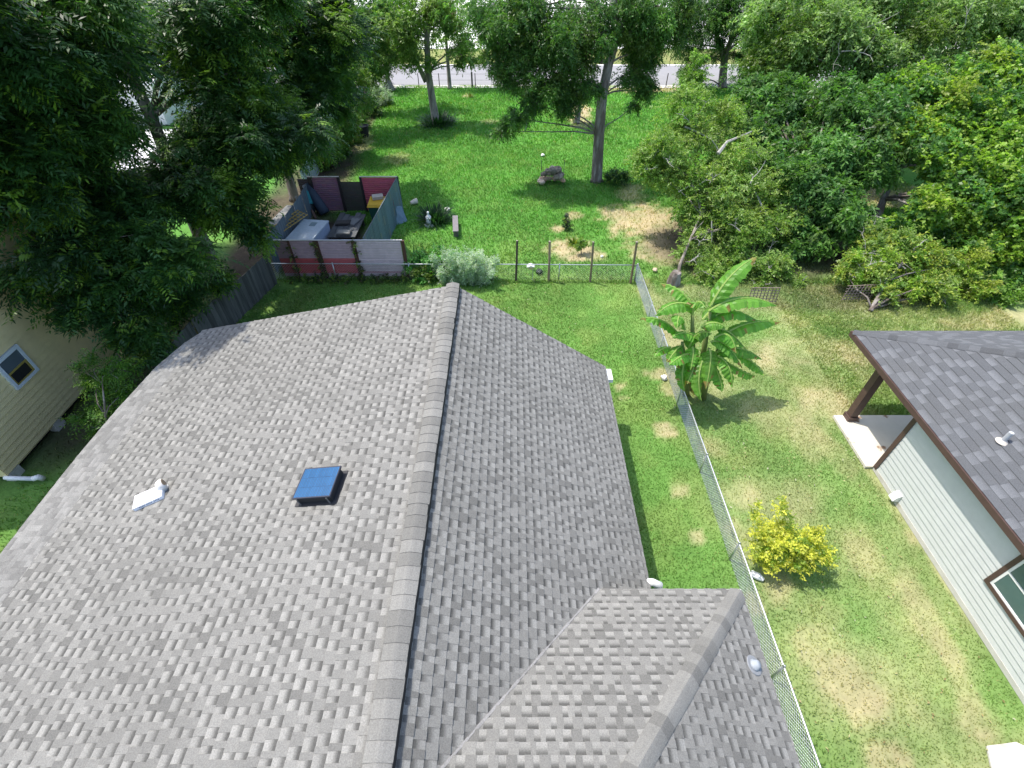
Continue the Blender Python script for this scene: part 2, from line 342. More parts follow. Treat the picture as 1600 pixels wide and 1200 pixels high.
# strip shingles, squeezed courses
Pq, Kq = [], []; r = random.Random(5)
def ipt(i, s, t):
    a, b = inner[i].lerp(inner[i+1], t), outer[i].lerp(outer[i+1], t); return a.lerp(b, s)
for i in range(len(outer)-1):
    L = (outer[i+1]-outer[i]).length; m = max(2, int(L/.13))
    for j in range(m):
        wd = (ipt(i, 1, (j+.5)/m)-ipt(i, 0, (j+.5)/m)).length; nc = max(1, int(wd/.12+.5))
        for k in range(nc):
            g = r.uniform(.18, .28); up = Vector((0, 0, 1)); l0, l1 = .006, .016+.006*(r.random() < .5)
            q = [ipt(i, k/nc, j/m)+up*l0, ipt(i, k/nc, (j+1)/m)+up*l0, ipt(i, (k+1)/nc, (j+1)/m)+up*l1, ipt(i, (k+1)/nc, j/m)+up*l1]
            if r.random() < .35: Kq.append([(g*.8, g*.78, g*.73)]*2+[(g*1.1, g*1.08, g)]*2)
            else: Kq.append([(g, g*.982, g*.91)]*4)
            Pq.append(q); Pq.append([q[3], q[2], q[2]-up*.02, q[3]-up*.02]); Kq.append([(.12,)*3]*4)
P, K = toarr(Pq, Kq); quads('shingles', P, K, M['shingle'], roofo)
b = MB()
for i in range(len(outer)-1):
    b.prism([inner[i]-Vector((0, 0, .002)), inner[i+1]-Vector((0, 0, .002)), outer[i+1]-Vector((0, 0, .002)), outer[i]-Vector((0, 0, .002))], (0, 0, -.13), (.62, .61, .58))
b.build('porch_eave', M['attr'], house)
# ridge vent and caps
b = MB(); b.prism([(RX-.14, Y0, RZ-.02), (RX+.165, Y0, RZ-.10), (RX+.14, Y0, RZ+.045), (RX, Y0, RZ+.06), (RX-.13, Y0, RZ+.03)][::-1], (0, Y1-Y0-.05, 0), (1, 1, 1))
b.build('ridge_vent', M['black'], roofo)
CT_ = [.17, .195, .225, .235, .18, .21]
Pq, Kq = [], []; wob = 0
capstrip(Pq, Kq, (RX-.04, Y1+.03, RZ+.05), (RX-.04, -4, RZ+.05), .38, .012, .23, 3, None, CT_, left=Vector((-1, 0, -.16)).normalized(), right=Vector((1, 0, -.12)).normalized())
P, K = toarr(Pq, Kq); quads('ridge_cap', P, K, M['shingle'], roofo)
# wing: hipped roof to the right
WZ, WY, WX = .241*h, .3325*h, .3524*h; sw, sr = .5625, .595
wing = MB(); top = .22*h/1.0
hx = WX-.30*h; hy = WY-.30*h*sr/sw; hz = WZ+.30*h*sr
wing.prism([(RX+1.2, WY, WZ-.004), (WX, WY, WZ-.004), (hx, hy, hz-.004), (RX+.6, hy, hz-.004)], (0, 0, -.13), (.62, .61, .58))
wing.prism([(WX, WY, WZ-.004), (WX, Y0, WZ-.004), (hx, Y0, hz-.004), (hx, hy, hz-.004)], (0, 0, -.13), (.62, .61, .58))
wo = wing.build('wing_roof', M['attr'], house)
dwr = Vector((0, 1, -sw)).normalized(); nwr = Vector((0, sw, 1)).normalized(); dwx = Vector((1, 0, -sr)).normalized(); nwx = Vector((sr, 0, 1)).normalized()
Sw = (WY-hy)*math.sqrt(1+sw*sw); Sx = (WX-hx)*math.sqrt(1+sr*sr)
Pq, Kq = [], []
def span1(s):
    y = hy+s/math.sqrt(1+sw*sw); return (RX+.6, WX-(WY-y)*sw/sr)
def span2(s):
    x = hx+s/math.sqrt(1+sr*sr); return (-3.5, WY-(WX-x)*sr/sw)
shingle_field(Pq, Kq, (0, hy, hz), (1, 0, 0), dwr, nwr, Sw+.015, .188, span1, 21)
shingle_field(Pq, Kq, (hx, 0, hz), (0, 1, 0), dwx, nwx, Sx+.015, .188, span2, 22)
P, K = toarr(Pq, Kq); quads('shingles', P, K, M['shingle'], wo)
Pq, Kq = [], []
hd = (Vector((hx, hy, hz))-Vector((WX, WY, WZ))).normalized()
hl = (dwr-hd*dwr.dot(hd)).normalized(); hr_ = (dwx-hd*dwx.dot(hd)).normalized()
capstrip(Pq, Kq, Vector((hx, hy, hz)), Vector((WX+.0, WY+.0, WZ)), .36, .02, .24, 5, None, CT_+[.235, .22], left=hl, right=hr_)
P, K = toarr(Pq, Kq); quads('hip_cap', P, K, M['shingle'], wo)
# cut valley line
def mainz(x): return RZ-.661*(x-RX)
va = PL(935, 920, (RX, 0, RZ), nr); vb = PL(690, 1200, (RX, 0, RZ), nr)
b = MB(); vd = (vb-va); n = 26; rr = random.Random(2)
for i in range(n+6):
    p = va+vd*(i/n); q = va+vd*((i+1)/n+.004); g = rr.uniform(.24, .31); wv = rr.uniform(.02, .045)
    b.bar(p+nr*.018, q+nr*.02, wv, .016, (g, g*.97, g*.93))
b.build('valley_seam', M['shingle'], wo)
# walls
b = MB()
b.bx((LX+.5, Y0, 0), (EX-.45, Y1-.35, EZ-.1)); zt = EZ-.1
b.prism([(LX+.5, Y1-.35, zt), (EX-.45, Y1-.35, zt), (EX-.6, Y1-.35, mainz(EX-.6)-.2), (RX, Y1-.35, RZ-.2), (LX+.5, Y1-.35, LZ-.1)], (0, -.12, 0))
b.bx((EX-.44, Y0, 0), (WX-.45, WY-.5, WZ-.15))
b.build('wall', M['sage'], house)
b = MB(); b.bx((EX-.02, Y0, EZ-.16), (EX+.012, Y1, EZ-.01)); b.bx((EX-.3, WY-.005, WZ-.16), (WX, WY+.015, WZ-.01)); b.bx((WX, Y0, WZ-.16), (WX+.015, WY+.015, WZ-.01))
b.prism([(RX, Y1+.002, RZ-.16), (EX, Y1+.002, EZ-.16), (EX, Y1+.002, EZ-.01), (RX, Y1+.002, RZ-.01), (LX, Y1+.002, LZ-.01), (LX, Y1+.002, LZ-.16)], (0, .018, 0))
b.build('fascia', M['white'], house)
# gutter end pieces
b = MB(); b.bx((EX+.02, Y1-.55, EZ-.20), (EX+.20, Y1-.05, EZ-.06), (.8, .8, .8)); b.build('gutter_end', M['white'], house)
g1, g2, g3 = G(1000, 909, EZ-.05), G(1020, 910, EZ-.05), G(1030, 914, EZ-.14); b = MB(); b.tube([g1, g2, g3, g3+Vector((.02, 0, -.25)), Vector((g3.x+.02, g3.y, .05))], [.085]*5, 12); b.build('downspout', M['white'], house, True)
# main things on the roof
def leftpt(px, py): return PL(px, py, (RX, 0, RZ), nl)
def frame_l(p, rot=0.):
    x = dl.copy(); y = Vector((0, 1, 0)); 
    x2 = x*math.cos(rot)+y*math.sin(rot); y2 = y*math.cos(rot)-x*math.sin(rot); return x2, y2, nl
fan_c = leftpt(504, 764); fan = thing('solar_attic_fan', fan_c, 'square attic fan with blue solar panel on the left roof slope', 'attic fan')
ux, uy, un = frame_l(fan_c, .06); RS = .86
def rp(c, x, y, z): return c+(ux*x+uy*y+un*z)*RS
W2, D2 = .46, .36
def obox(b, c, x0, x1, y0, y1, z0, z1, col=(1, 1, 1)):
    return b.hexa([rp(c, x0, y0, z0), rp(c, x1, y0, z0), rp(c, x1, y1, z0), rp(c, x0, y1, z0), rp(c, x0, y0, z1), rp(c, x1, y0, z1), rp(c, x1, y1, z1), rp(c, x0, y1, z1)], col)
b = MB(); obox(b, fan_c, -.50, .50, -.44, .44, .012, .03, (.03, .03, .032)); obox(b, fan_c, -.40, .42, -.36, .38, .03, .20, (.02, .02, .022)); b.build('housing', M['attr'], fan)
b = MB(); obox(b, fan_c, -.45, .45, -.40, .40, .235, .275, (.025, .03, .05)); b.build('panel_frame', M['attr'], fan)
b = MB()
for i in range(22):
    for j in range(3):
        x0 = -.425+.85*i/22; y0 = -.375+.75*j/3; g = .9+.2*random.Random(i*7+j).random()
        obox(b, fan_c, x0, x0+.85/22-.011, y0, y0+.25-.005, .2755, .279, (.022*g, .115*g, .26*g))
b.build('solar_cells', mat('solar_glass', None, .25, 10, .1), fan)
b = MB(); 
for y in (-.3, .3): b = MB(); obox(b, fan_c, .43, .46, y-.015, y+.015, .03, .25, (.12, .12, .12)); b.build('mounting_bracket', M['attr'], fan)
for x in (-.35, .35): b = MB(); obox(b, fan_c, x-.012, x+.012, -.42, -.40, .03, .24, (.12, .12, .12)); b.build('mounting_bracket', M['attr'], fan)
bc = leftpt(236, 779); ux, uy, un = frame_l(bc, -.42); RS = 1.08
vb_ = thing('white_roof_box', bc, 'small white box with faint blue printing lying on the left roof slope', 'box')
b = MB(); obox(b, bc, -.27, .27, -.17, .17, .01, .085, (.86, .86, .88)); b.build('box_body', M['attr'], vb_)
for gq in range(3):
    b = MB()
    for i in range(4): obox(b, bc, -.20+(gq*5+i)*.027, -.185+(gq*5+i)*.027, -.1715, -.1705, .035, .06, (.12, .16, .3))
    b.build('printed_mark', M['attr'], vb_)
pc = leftpt(259, 763); ux, uy, un = frame_l(pc, -.42); RS = .8
pv = thing('gooseneck_roof_vent', pc, 'small white gooseneck vent with tan inside beside the white roof box', 'roof vent')
b = MB()
pts = [rp(pc, .05, 0, .0), rp(pc, .05, 0, .09), rp(pc, .02, 0, .15), rp(pc, -.06, .02, .16)]
b.tube(pts, [.11, .11, .12, .13], 14, (.72, .70, .66)); b.build('hood', M['attr'], pv, True)
b = MB(); b.tube([rp(pc, -.061, .02, .16), rp(pc, -.068, .021, .16)], [.105, .08], 14, (.30, .22, .14)); b.build('opening', M['attr'], pv)
b = MB(); obox(b, pc, -.02, .24, -.13, .13, .012, .022, (.35, .34, .32)); b.build('flashing', M['attr'], pv)
wp = PL(1177, 1040, (WX, 0, WZ), nwx)
pb = thing('pipe_boot', wp, 'flat grey round pipe boot on the hipped wing roof', 'pipe boot')
b = MB(); x2, y2, n2 = dwx, Vector((0, 1, 0)), nwx
b.tube([wp+n2*.015, wp+n2*.03], [.17, .16], 16, (.24, .25, .26)); b.build('flashing', M['attr'], pb)
b = MB(); b.tube([wp+n2*.03, wp+n2*.05, wp+n2*.12], [.11, .085, .06], 14, (.33, .36, .38)); b.build('pipe', M['attr'], pb, True)

# ================================================================ GREY-SIDED HOUSE on the right
gh = thing('sage_sided_house', (.892*h, 5, 0), 'pale sage house with blue-grey shingle roof and brown trim on the right', 'house')
gx0, gz, gy1 = .865*h, .226*h, 1.0*h; gs = .48; hw = .485*h; gy0 = -.75*h
gr = MB(); D_ = (.17, .17, .19)
A_ = (gx0, gy1, gz); B_ = (gx0+2*hw, gy1, gz); R1 = (gx0+hw, gy1-hw, gz+gs*hw); R0 = (gx0+hw, gy0, gz+gs*hw)
gr.prism([(gx0, gy0, gz), R0, R1, A_], (0, 0, -.12), D_); gr.prism([A_, R1, B_], (0, 0, -.12), D_); gr.prism([B_, R1, R0, (gx0+2*hw, gy0, gz)], (0, 0, -.12), D_)
gro = gr.build('roof', M['attr'], gh)
Pq, Kq = [], []; k1 = math.sqrt(1+gs*gs); GT = (.945, .985, 1.04); GF = [.088, .105, .115, .128, .11]
shingle_field(Pq, Kq, (gx0+hw, 0, gz+gs*hw), (0, 1, 0), Vector((-1, 0, -gs)).normalized(), Vector((-gs, 0, 1)).normalized(), hw*k1+.02, .2,
              lambda s: (gy0, gy1-(hw-s/k1)), 31, GT, GF, .30, (.25, .8), (.15, .5))
shingle_field(Pq, Kq, (gx0+hw, gy1-hw, gz+gs*hw), (1, 0, 0), Vector((0, 1, -gs)).normalized(), Vector((0, gs, 1)).normalized(), hw*k1+.02, .2,
              lambda s: (-s/k1, s/k1), 32, GT, GF, .30, (.25, .8), (.15, .5))
P, K = toarr(Pq, Kq); quads('shingles', P, K, M['shingle'], gro)
Pq, Kq = [], []; Av = Vector(A_); Rv = Vector(R1); hd = (Rv-Av).normalized(); d1 = Vector((-1, 0, -gs)).normalized(); d2 = Vector((0, 1, -gs)).normalized()
capstrip(Pq, Kq, Rv, Av, .34, .015, .24, 8, None, [.088, .105, .122, .135, .115], GT, left=(d2-hd*d2.dot(hd)).normalized(), right=(d1-hd*d1.dot(hd)).normalized())
capstrip(Pq, Kq, Vector(R0), Rv, .34, .015, .24, 9, None, [.088, .105, .122, .135, .115], GT, left=Vector((-1, 0, -gs)).normalized(), right=Vector((1, 0, -gs)).normalized())
P, K = toarr(Pq, Kq); quads('hip_cap', P, K, M['shingle'], gro)
b = MB(); b.bx((gx0-.05, gy0, gz-.19), (gx0+.005, gy1+.05, gz-.012)); b.bx((gx0+.005, gy1, gz-.19), (gx0+2*hw, gy1+.05, gz-.012)); b.build('fascia', M['brown'], gh)
wx, wy = .892*h, .7375*h
b = MB(); b.bx((gx0+.02, gy0, gz-.17), (wx+1.0, gy1-.03, gz-.14), (.5, .52, .5)); b.build('soffit', M['sage'], gh)
# lap siding as real boards
def lap(bm, p0, p1, z0, z1, step, out, t=.02):
    p0 = Vector(p0); p1 = Vector(p1); out = Vector(out); z = z0
    while z < z1-.01:
        zt = min(z+step, z1)
        a0, a1 = p0+out*t, p1+out*t
        bm.quad((a0.x, a0.y, z), (a1.x, a1.y, z), (p1.x, p1.y, zt), (p0.x, p0.y, zt)); bm.quad((p0.x, p0.y, z), (p1.x, p1.y, z), (a1.x, a1.y, z), (a0.x, a0.y, z))
        z = zt
b = MB(); lap(b, (wx, wy, 0), (wx, gy0, 0), .16, gz-.17, .185, (-1, 0, 0)); lap(b, (wx+6, wy, 0), (wx, wy, 0), .16, gz-.17, .185, (0, 1, 0))
b.bx((wx+.001, gy0, .1), (gx0+2*hw-.4, wy-.001, gz-.17)); b.build('siding', M['sage'], gh)
b = MB(); b.bx((wx-.028, gy0, 0), (wx+.5, wy+.01, .158)); b.build('foundation', M['concrete'], gh)
b = MB(); b.bx((wx-.045, wy-.10, .12), (wx-.0245, wy+.045, gz-.17)); b.bx((wx-.0245, wy+.0245, .12), (wx+.08, wy+.045, gz-.17)); b.build('corner_board', M['brown'], gh)
b = MB(); px_, py_ = .905*h+.06, .905*h-.05
b.bx((px_-.125, py_-.125, .1), (px_+.125, py_+.125, gz-.17)); b.bx((px_-.16, py_-.16, .1), (px_+.16, py_+.16, .26)); b.bx((px_-.17, py_-.17, .26), (px_+.17, py_+.17, .28)); b.build('porch_post', M['brown'], gh)
b = MB(); b.bx((px_-.09, wy+.046, gz-.42), (px_+.09, gy1-.2, gz-.171)); b.bx((px_+.09, gy1-.38, gz-.42), (gx0+6, gy1-.2, gz-.171)); b.build('porch_beam', M['brown'], gh)
b = MB(); b.prism([(.872*h, wy+.05, .0), (.872*h, .905*h+.1, .0), (gx0+2*hw-.3, .905*h+.1, .0), (gx0+2*hw-.3, wy+.05, 0)], (0, 0, .10))
pat = tag(b.build('patio', mat('patio_concrete', (.62, .58, .49), .9, 2, .06, .002, 40, col2=(.27, .17, .10), c2scale=1.3, c2lo=.62, c2hi=.66)), 'cream concrete patio slab', kind='structure')
# window
wn = MB(); y1w, z0w, z1w, y0w = .419*h, .087*h, .196*h, .419*h-1.75
for (a, c) in (((y1w-.11, z0w), (y1w, z1w)), ((y0w, z0w), (y0w+.11, z1w)), ((y0w+.11, z0w), (y1w-.11, z0w+.11)), ((y0w+.11, z1w-.11), (y1w-.11, z1w))):
    wn.bx((wx-.06, a[0], a[1]), (wx-.002, c[0], c[1]))
wno = wn.build('window', M['brown'], gh)
def glassmat(nm, col):
    return mat(nm, col, .08, 2, .1, spec=.8)
b = MB(); f0, f1, g0, g1 = y0w+.11, y1w-.11, z0w+.11, z1w-.11; tfr = .06
b.bx((wx-.045, f0, g0), (wx-.004, f1, g0+tfr)); b.bx((wx-.045, f0, g1-tfr), (wx-.004, f1, g1)); b.bx((wx-.045, f0, g0+tfr), (wx-.004, f0+tfr, g1-tfr)); b.bx((wx-.045, f1-tfr, g0+tfr), (wx-.004, f1, g1-tfr)); b.bx((wx-.044, f0+tfr, (g0+g1)/2-.02), (wx-.004, f1-tfr, (g0+g1)/2+.03))
b.build('frame', M['white'], wno); b = MB(); b.bx((wx-.03, f0+tfr, g0+tfr), (wx-.005, f1-tfr, g1-tfr)); b.build('pane', glassmat('dark_glass', (.07, .13, .13)), wno)
b = MB(); dy, dz = .6465*h, .30
b.hexa([(wx-.20, dy-.11, dz-.13), (wx-.02, dy-.11, dz-.16), (wx-.02, dy+.11, dz-.16), (wx-.20, dy+.11, dz-.13), (wx-.14, dy-.11, dz+.04), (wx-.02, dy-.11, dz+.14), (wx-.02, dy+.11, dz+.14), (wx-.14, dy+.11, dz+.04)]); b.build('dryer_vent', M['white'], gh)
pp = PL(1566, 690, A_, Vector((-gs, 0, 1)).normalized()); b = MB(); b.tube([pp, pp+Vector((0, 0, .34))], .055, 12, (.45, .46, .47)); b.tube([pp, pp+Vector((0, 0, .06))], [.15, .07], 14, (.5, .46, .40)); b.build('vent_pipe', M['attr'], gh)
c_ = G(1568, 1190); b = MB(); b.prism([G(1540, 1166), G(1585, 1160), G(1640, 1185), G(1640, 1260), G(1560, 1260)], (0, 0, .05)); tag(b.build('concrete_pad', M['concrete']), 'small concrete pad in the right hand corner', kind='structure')

# ================================================================ YELLOW HOUSE on the left
yx = -1.2*h; yh = thing('yellow_sided_house', (yx, 11, 0), 'tan yellow lap-sided house with white framed window behind trees at far left', 'house')
b = MB(); lap(b, (yx, 9.1, 0), (yx, 15.2, 0), .38, 6.2, .2, (1, 0, 0), .045); lap(b, (yx, 15.2, 0), (yx-8, 15.2, 0), .38, 6.2, .185, (0, 1, 0)); b.bx((yx-.001, 9.1, .3), (yx-9, 15.199, 6.2)); b.build('siding', M['yellow'], yh)
b = MB(); b.bx((yx-.3, 9.3, 0), (yx-9, 15, .3), (.02, .02, .02)); b.build('crawl_space_shade', M['black'], yh)  # black block paints in the shade of the gap below the floor
b = MB()
for y in (9.35, 11.4, 14.8): b = MB(); b.bx((yx-.28, y-.2, 0), (yx+.01, y+.2, .37)); b.build('pier', M['concrete'], yh)
b = MB(); b.prism([(yx+.4, 8.9, 6.2), (yx+.4, 15.6, 6.2), (yx-4.5, 15.6, 8.2), (yx-4.5, 8.9, 8.2)], (0, 0, .14)); b.prism([(yx-9.4, 8.9, 6.2), (yx-9.4, 15.6, 6.2), (yx-4.5, 15.6, 8.2), (yx-4.5, 8.9, 8.2)][::-1], (0, 0, .14)); b.build('roof', mat('dark_shingle', (.13, .125, .12), .95, 5, .2, .01, 20), yh)
wy1 = .9293*h; wy0 = .861*h; wz0 = .1625*h; wz1 = .242*h; T = .10; b = MB()
for (a, c) in (((wy0-.08, wz0-.04), (wy1, wz0+T-.04)), ((wy0-.08, wz1-T), (wy1, wz1)), ((wy0-.08, wz0+T-.04), (wy0+T-.08, wz1-T)), ((wy1-T, wz0+T-.04), (wy1, wz1-T))): b.bx((yx+.005, a[0], a[1]), (yx+.10, c[0], c[1]))
ywn = b.build('window', mat('bluish_white_trim', (.62, .68, .74), .5), yh)
b = MB(); zm = (wz0+wz1)/2; b.bx((yx+.055, wy0+.02, zm), (yx+.07, wy1-T, wz1-T)); b.build('pane', glassmat('sky_glass', (.10, .13, .15)), ywn)
b = MB(); ya, yb, za, zb = wy0+.02, wy1-T, wz0+T-.04, zm
b.bx((yx+.055, ya, za), (yx+.085, ya+.05, zb)); b.bx((yx+.055, yb-.07, za), (yx+.085, yb, zb)); b.bx((yx+.055, ya+.05, za), (yx+.085, yb-.07, za+.04)); b.bx((yx+.055, ya+.05, zb-.06), (yx+.085, yb-.07, zb)); b.build('sash', mat('mustard_sash', (.32, .25, .06), .6), ywn)
b = MB(); b.bx((yx+.056, ya+.05, za+.04), (yx+.066, yb-.07, zb-.06)); b.build('insect_screen', M['black'], ywn)
b = MB(); q0 = G(22, 747, .25); q1 = G(52, 748, .22); b.tube([Vector((yx-.1, q0.y, .28)), q0, q1], [.07, .07, .07], 10); b.tube([q1, q1+Vector((.12, .05, .02)), q1+Vector((.16, .1, -.14))], [.085, .09, .085], 10); b.build('drain_pipe', M['white'], yh, True)

# ================================================================ FENCES
FX, FY, FZ = 5.95, 20.85, .87
def chain_fence(name, a, bb, posts, label, post_r=.03, wire=.0045, pitch=.115, col=(1, 1, 1)):
    a = Vector(a); bb = Vector(bb); t = thing(name, a, label, 'chain-link fence'); d = bb-a; L = d.length; u = d/L
    b = MB(); n = max(2, int(L/1.5)); rr = random.Random(4)
    b.tube([a+u*(L*i/n)+Vector((0, 0, FZ+rr.uniform(-.008, .008))) for i in range(n+1)], .024, 8); b.build('top_rail', M['galv'], t, True)
    for s in posts:
        b = MB(); p = a+u*s; b.tube([p, p+Vector((0, 0, FZ+.03))], post_r, 8); b.tube([p+Vector((0, 0, FZ+.03)), p+Vector((0, 0, FZ+.07))], [post_r*1.25, post_r*.5], 8); b.build('post', M['galv'], t, True)
    b = MB(); hh = FZ-.04; x = -hh
    def seg(x0, z0, x1, z1):
        # clip to [0,L]
        if x0 < 0: z0 += (z1-z0)*(-x0)/(x1-x0); x0 = 0
        if x1 > L: z1 = z0+(z1-z0)*(L-x0)/(x1-x0); x1 = L
        if x1-x0 > .02: b.tube([a+u*x0+Vector((0, 0, z0)), a+u*x1+Vector((0, 0, z1))], wire, 3, cap=False)
    while x < L:
        seg(x, .03, x+hh, .03+hh); seg(x, .03+hh, x+hh, .03); x += pitch
    b.build('wire_mesh', M['galv'], t); return t
chain_fence('chain_link_fence', (FX, 20.8, 0), (FX+.1, -2, 0), [.0, 3.2, 5.4, 8.3, 11.3, 14.25, 17.2, 19.9], 'long galvanised chain-link fence running along the right side of the house', wire=.004, pitch=.10)
chain_fence('chain_link_fence', (-11.5, FY+.05, 0), (FX-.05, FY-.1, 0), [.0, 3.0, 6.6, 10.55, 13.75, 17.4], 'low chain-link fence across the back of the yard below the pink panels', post_r=.028, wire=.0035, pitch=.13)
wps = [((806, 438), (808, 376), .055, (.075, .06, .045), 'dark brown wooden post with grey foot, leftmost of those behind the rear fence'), ((857, 438), (859, 377), .06, (.30, .22, .15), 'tan wooden post with pale top, second from the left behind the rear fence'),
       ((922, 440), (927, 378), .055, (.24, .18, .12), 'brown wooden post leaning slightly right, beside the sandy plant bed'), ((985, 442), (995, 378), .06, (.22, .165, .10), 'brown leaning wooden post nearest the corner of the two chain-link fences')]
for (g0, g1, r_, c, lb) in wps:
    p = G(*g0); q = PY(g1[0], g1[1], p.y+.02); b = MB(); b.tube([p, (p+q)/2+Vector((.01, 0, 0)), q], [r_, r_*.97, r_*.93], 9, c); b.tube([q, q+Vector((0, 0, .01))], [r_*.93, r_*.8], 9, (.3, .27, .22))
    o = b.build('wooden_post', mat('post_wood', None, .9, 9, .3, .006, 20, stretch=(1, 1, .2)), loc=p); tag(o, lb, 'post', 'wooden posts behind the rear fence')
# dark picket fence along the left
wf = thing('wooden_fence', (-.868*h, 1.585*h, 0), 'tall weathered dark grey board fence on the left between the yards', 'fence')
pathp = [Vector((-.868*h, 1.585*h, 0)), Vector((-.955*h, 1.19*h, 0)), Vector((-.96*h, .85*h, 0)), Vector((-.962*h, .3*h, 0))]
b = MB(); rr = random.Random(9); hf = .118*h
for i in range(3):
    d = pathp[i+1]-pathp[i]; L = d.length; u = d/L; n = int(L/.14); nn = Vector((-u.y, u.x, 0))
    if i == 2: hf = .118*h
    for k in range(n):
        p = pathp[i]+u*(k*.14+.07); g = rr.uniform(.65, 1.3)*.095; lift = rr.uniform(-.03, .02)
        rot = Matrix.Rotation(math.atan2(u.y, u.x), 3, 'Z') @ Matrix.Rotation(rr.uniform(-.012, .012), 3, 'Y')
        b.box(p+Vector((0, 0, hf/2+lift))+nn*rr.uniform(-.006, .006), (.132, .02, hf), rot, (g*1.0, g*1.03, g*1.0))
b.build('board', mat('old_boards', None, .95, 7, .35, .006, 15, stretch=(1, 1, .15)), wf)
b = MB()
for i in range(3):
    for z in (.35, 1.2): b.bar(pathp[i]+Vector((-.04, 0, z)), pathp[i+1]+Vector((-.04, 0, z)), .04, .09)
b.build('rail', M['wood'], wf)

# ================================================================ FOLIAGE
def unit(v): return v/np.maximum(np.linalg.norm(v, axis=-1, keepdims=True), 1e-9)
def leafcloud(r, p, d, tl, m, ll, lw, col, droop=.3, pin=False, flat=.35):
    """p,d (n,3) twig start and direction; m leaves per twig"""
    n = len(p); d = unit(d); s = np.linspace(.12, 1, m)[None, :, None]
    tlv = (tl*(.7+.6*r.rand(n)))[:, None, None]
    nrm = unit(np.stack([r.randn(n)*flat, r.randn(n)*flat, np.ones(n)], -1)); side = unit(np.cross(d, nrm))
    pos = p[:, None, :]+d[:, None, :]*s*tlv; pos[..., 2] -= (droop*tlv*s**2)[..., 0]
    sg = np.where(np.arange(m) % 2 == 0, 1., -1.)[None, :, None]
    ld = d[:, None, :]*(.55 if pin else .5)+side[:, None, :]*sg*(.9 if pin else .7)
    ld = ld+r.randn(n, m, 3)*(.14 if pin else .45); ld[..., 2] -= droop*.7; ld = unit(ld)
    nn = unit(nrm[:, None, :]+r.randn(n, m, 3)*(.22 if pin else .5)); wv = unit(np.cross(ld, nn))
    L = ll*(.7+.6*r.rand(n, m, 1)); W = lw*(.75+.5*r.rand(n, m, 1))*.5
    q = np.zeros((n, m, 4, 3)); bend = np.zeros((n, m, 3)); bend[..., 2] = -(L[..., 0]*.10)
    q[:, :, 0] = pos; q[:, :, 1] = pos+ld*L*.45+wv*W; q[:, :, 2] = pos+ld*L+bend; q[:, :, 3] = pos+ld*L*.45-wv*W
    c = col[:, None, :]*(.82+.36*r.rand(n, m, 1))
    return q.reshape(-1, 4, 3), c.reshape(-1, 3)
def lobecloud(r, c, rad, dens, kind, cols, squash=.85, K=9):
    c = np.array(c); nb = K; bd = unit(r.randn(nb, 3)); bd[:, 2] = bd[:, 2]*.8+.08; bc = c+bd*np.array([rad, rad, rad*squash])*(.45+.5*r.rand(nb))[:, None]; br = rad*(.22+.30*r.rand(nb))
    bt = np.array([cols[r.randint(len(cols))] for _ in range(nb)])*(.8+.4*r.rand(nb))[:, None]; yb = r.rand(nb) < kind.get('yb', .12); bt[yb] = np.array(kind.get('ycol', (.16, .20, .03)))*.85  # some blobs take ycol: sunlit clumps painted into the leaf colour
    n = int(dens*rad*rad); k = r.randint(nb, size=n); dv = unit(r.randn(n, 3)); rr_ = r.rand(n)**.4*(1+.6*(r.rand(n) < .16))
    p = bc[k]+dv*(br[k]*rr_)[:, None]*np.array([1, 1, .75])
    inner = r.rand(n) < .22; p[inner] = c+unit(r.randn(inner.sum(), 3))*(rad*.8*r.rand(inner.sum())**.5)[:, None]*np.array([1, 1, squash])
    d = unit(dv+.6*unit(p-c)+np.array([0, 0, kind.get('up', .15)])+r.randn(n, 3)*.3)
    col = bt[k]*(.75+.5*r.rand(n))[:, None]
    y = r.rand(n) < kind.get('young', .05); col[y] = np.array(kind.get('ycol', (.16, .20, .03)))*(.8+.4*r.rand(y.sum()))[:, None]  # new-growth twigs, which also paint sunlit tips into the crown colour
    q, cc = leafcloud(r, p-d*kind['tl']*.5, d, kind['tl'], kind['m'], kind['ll'], kind['lw'], col, kind.get('droop', .3), kind.get('pin', False))
    return q, cc, bc
PECAN = dict(yb=.16, tl=.50, m=11, ll=.20, lw=.062, droop=.35, pin=True, young=.10, ycol=(.16, .28, .035), up=.1)
BROAD = dict(tl=.42, m=9, ll=.19, lw=.085, droop=.35, young=.06, ycol=(.14, .22, .04))
OAKK = dict(tl=.42, m=10, ll=.17, lw=.06, droop=.6, young=.10, ycol=(.12, .20, .04))
FINE = dict(tl=.45, m=12, ll=.13, lw=.062, droop=.25, young=.12, ycol=(.26, .36, .07))
GLOSSY = dict(tl=.34, m=9, ll=.24, lw=.10, droop=.5, young=.03, ycol=(.12, .2, .05))
VINE = dict(tl=.40, m=9, ll=.17, lw=.13, droop=.3, young=.25, ycol=(.26, .40, .05))
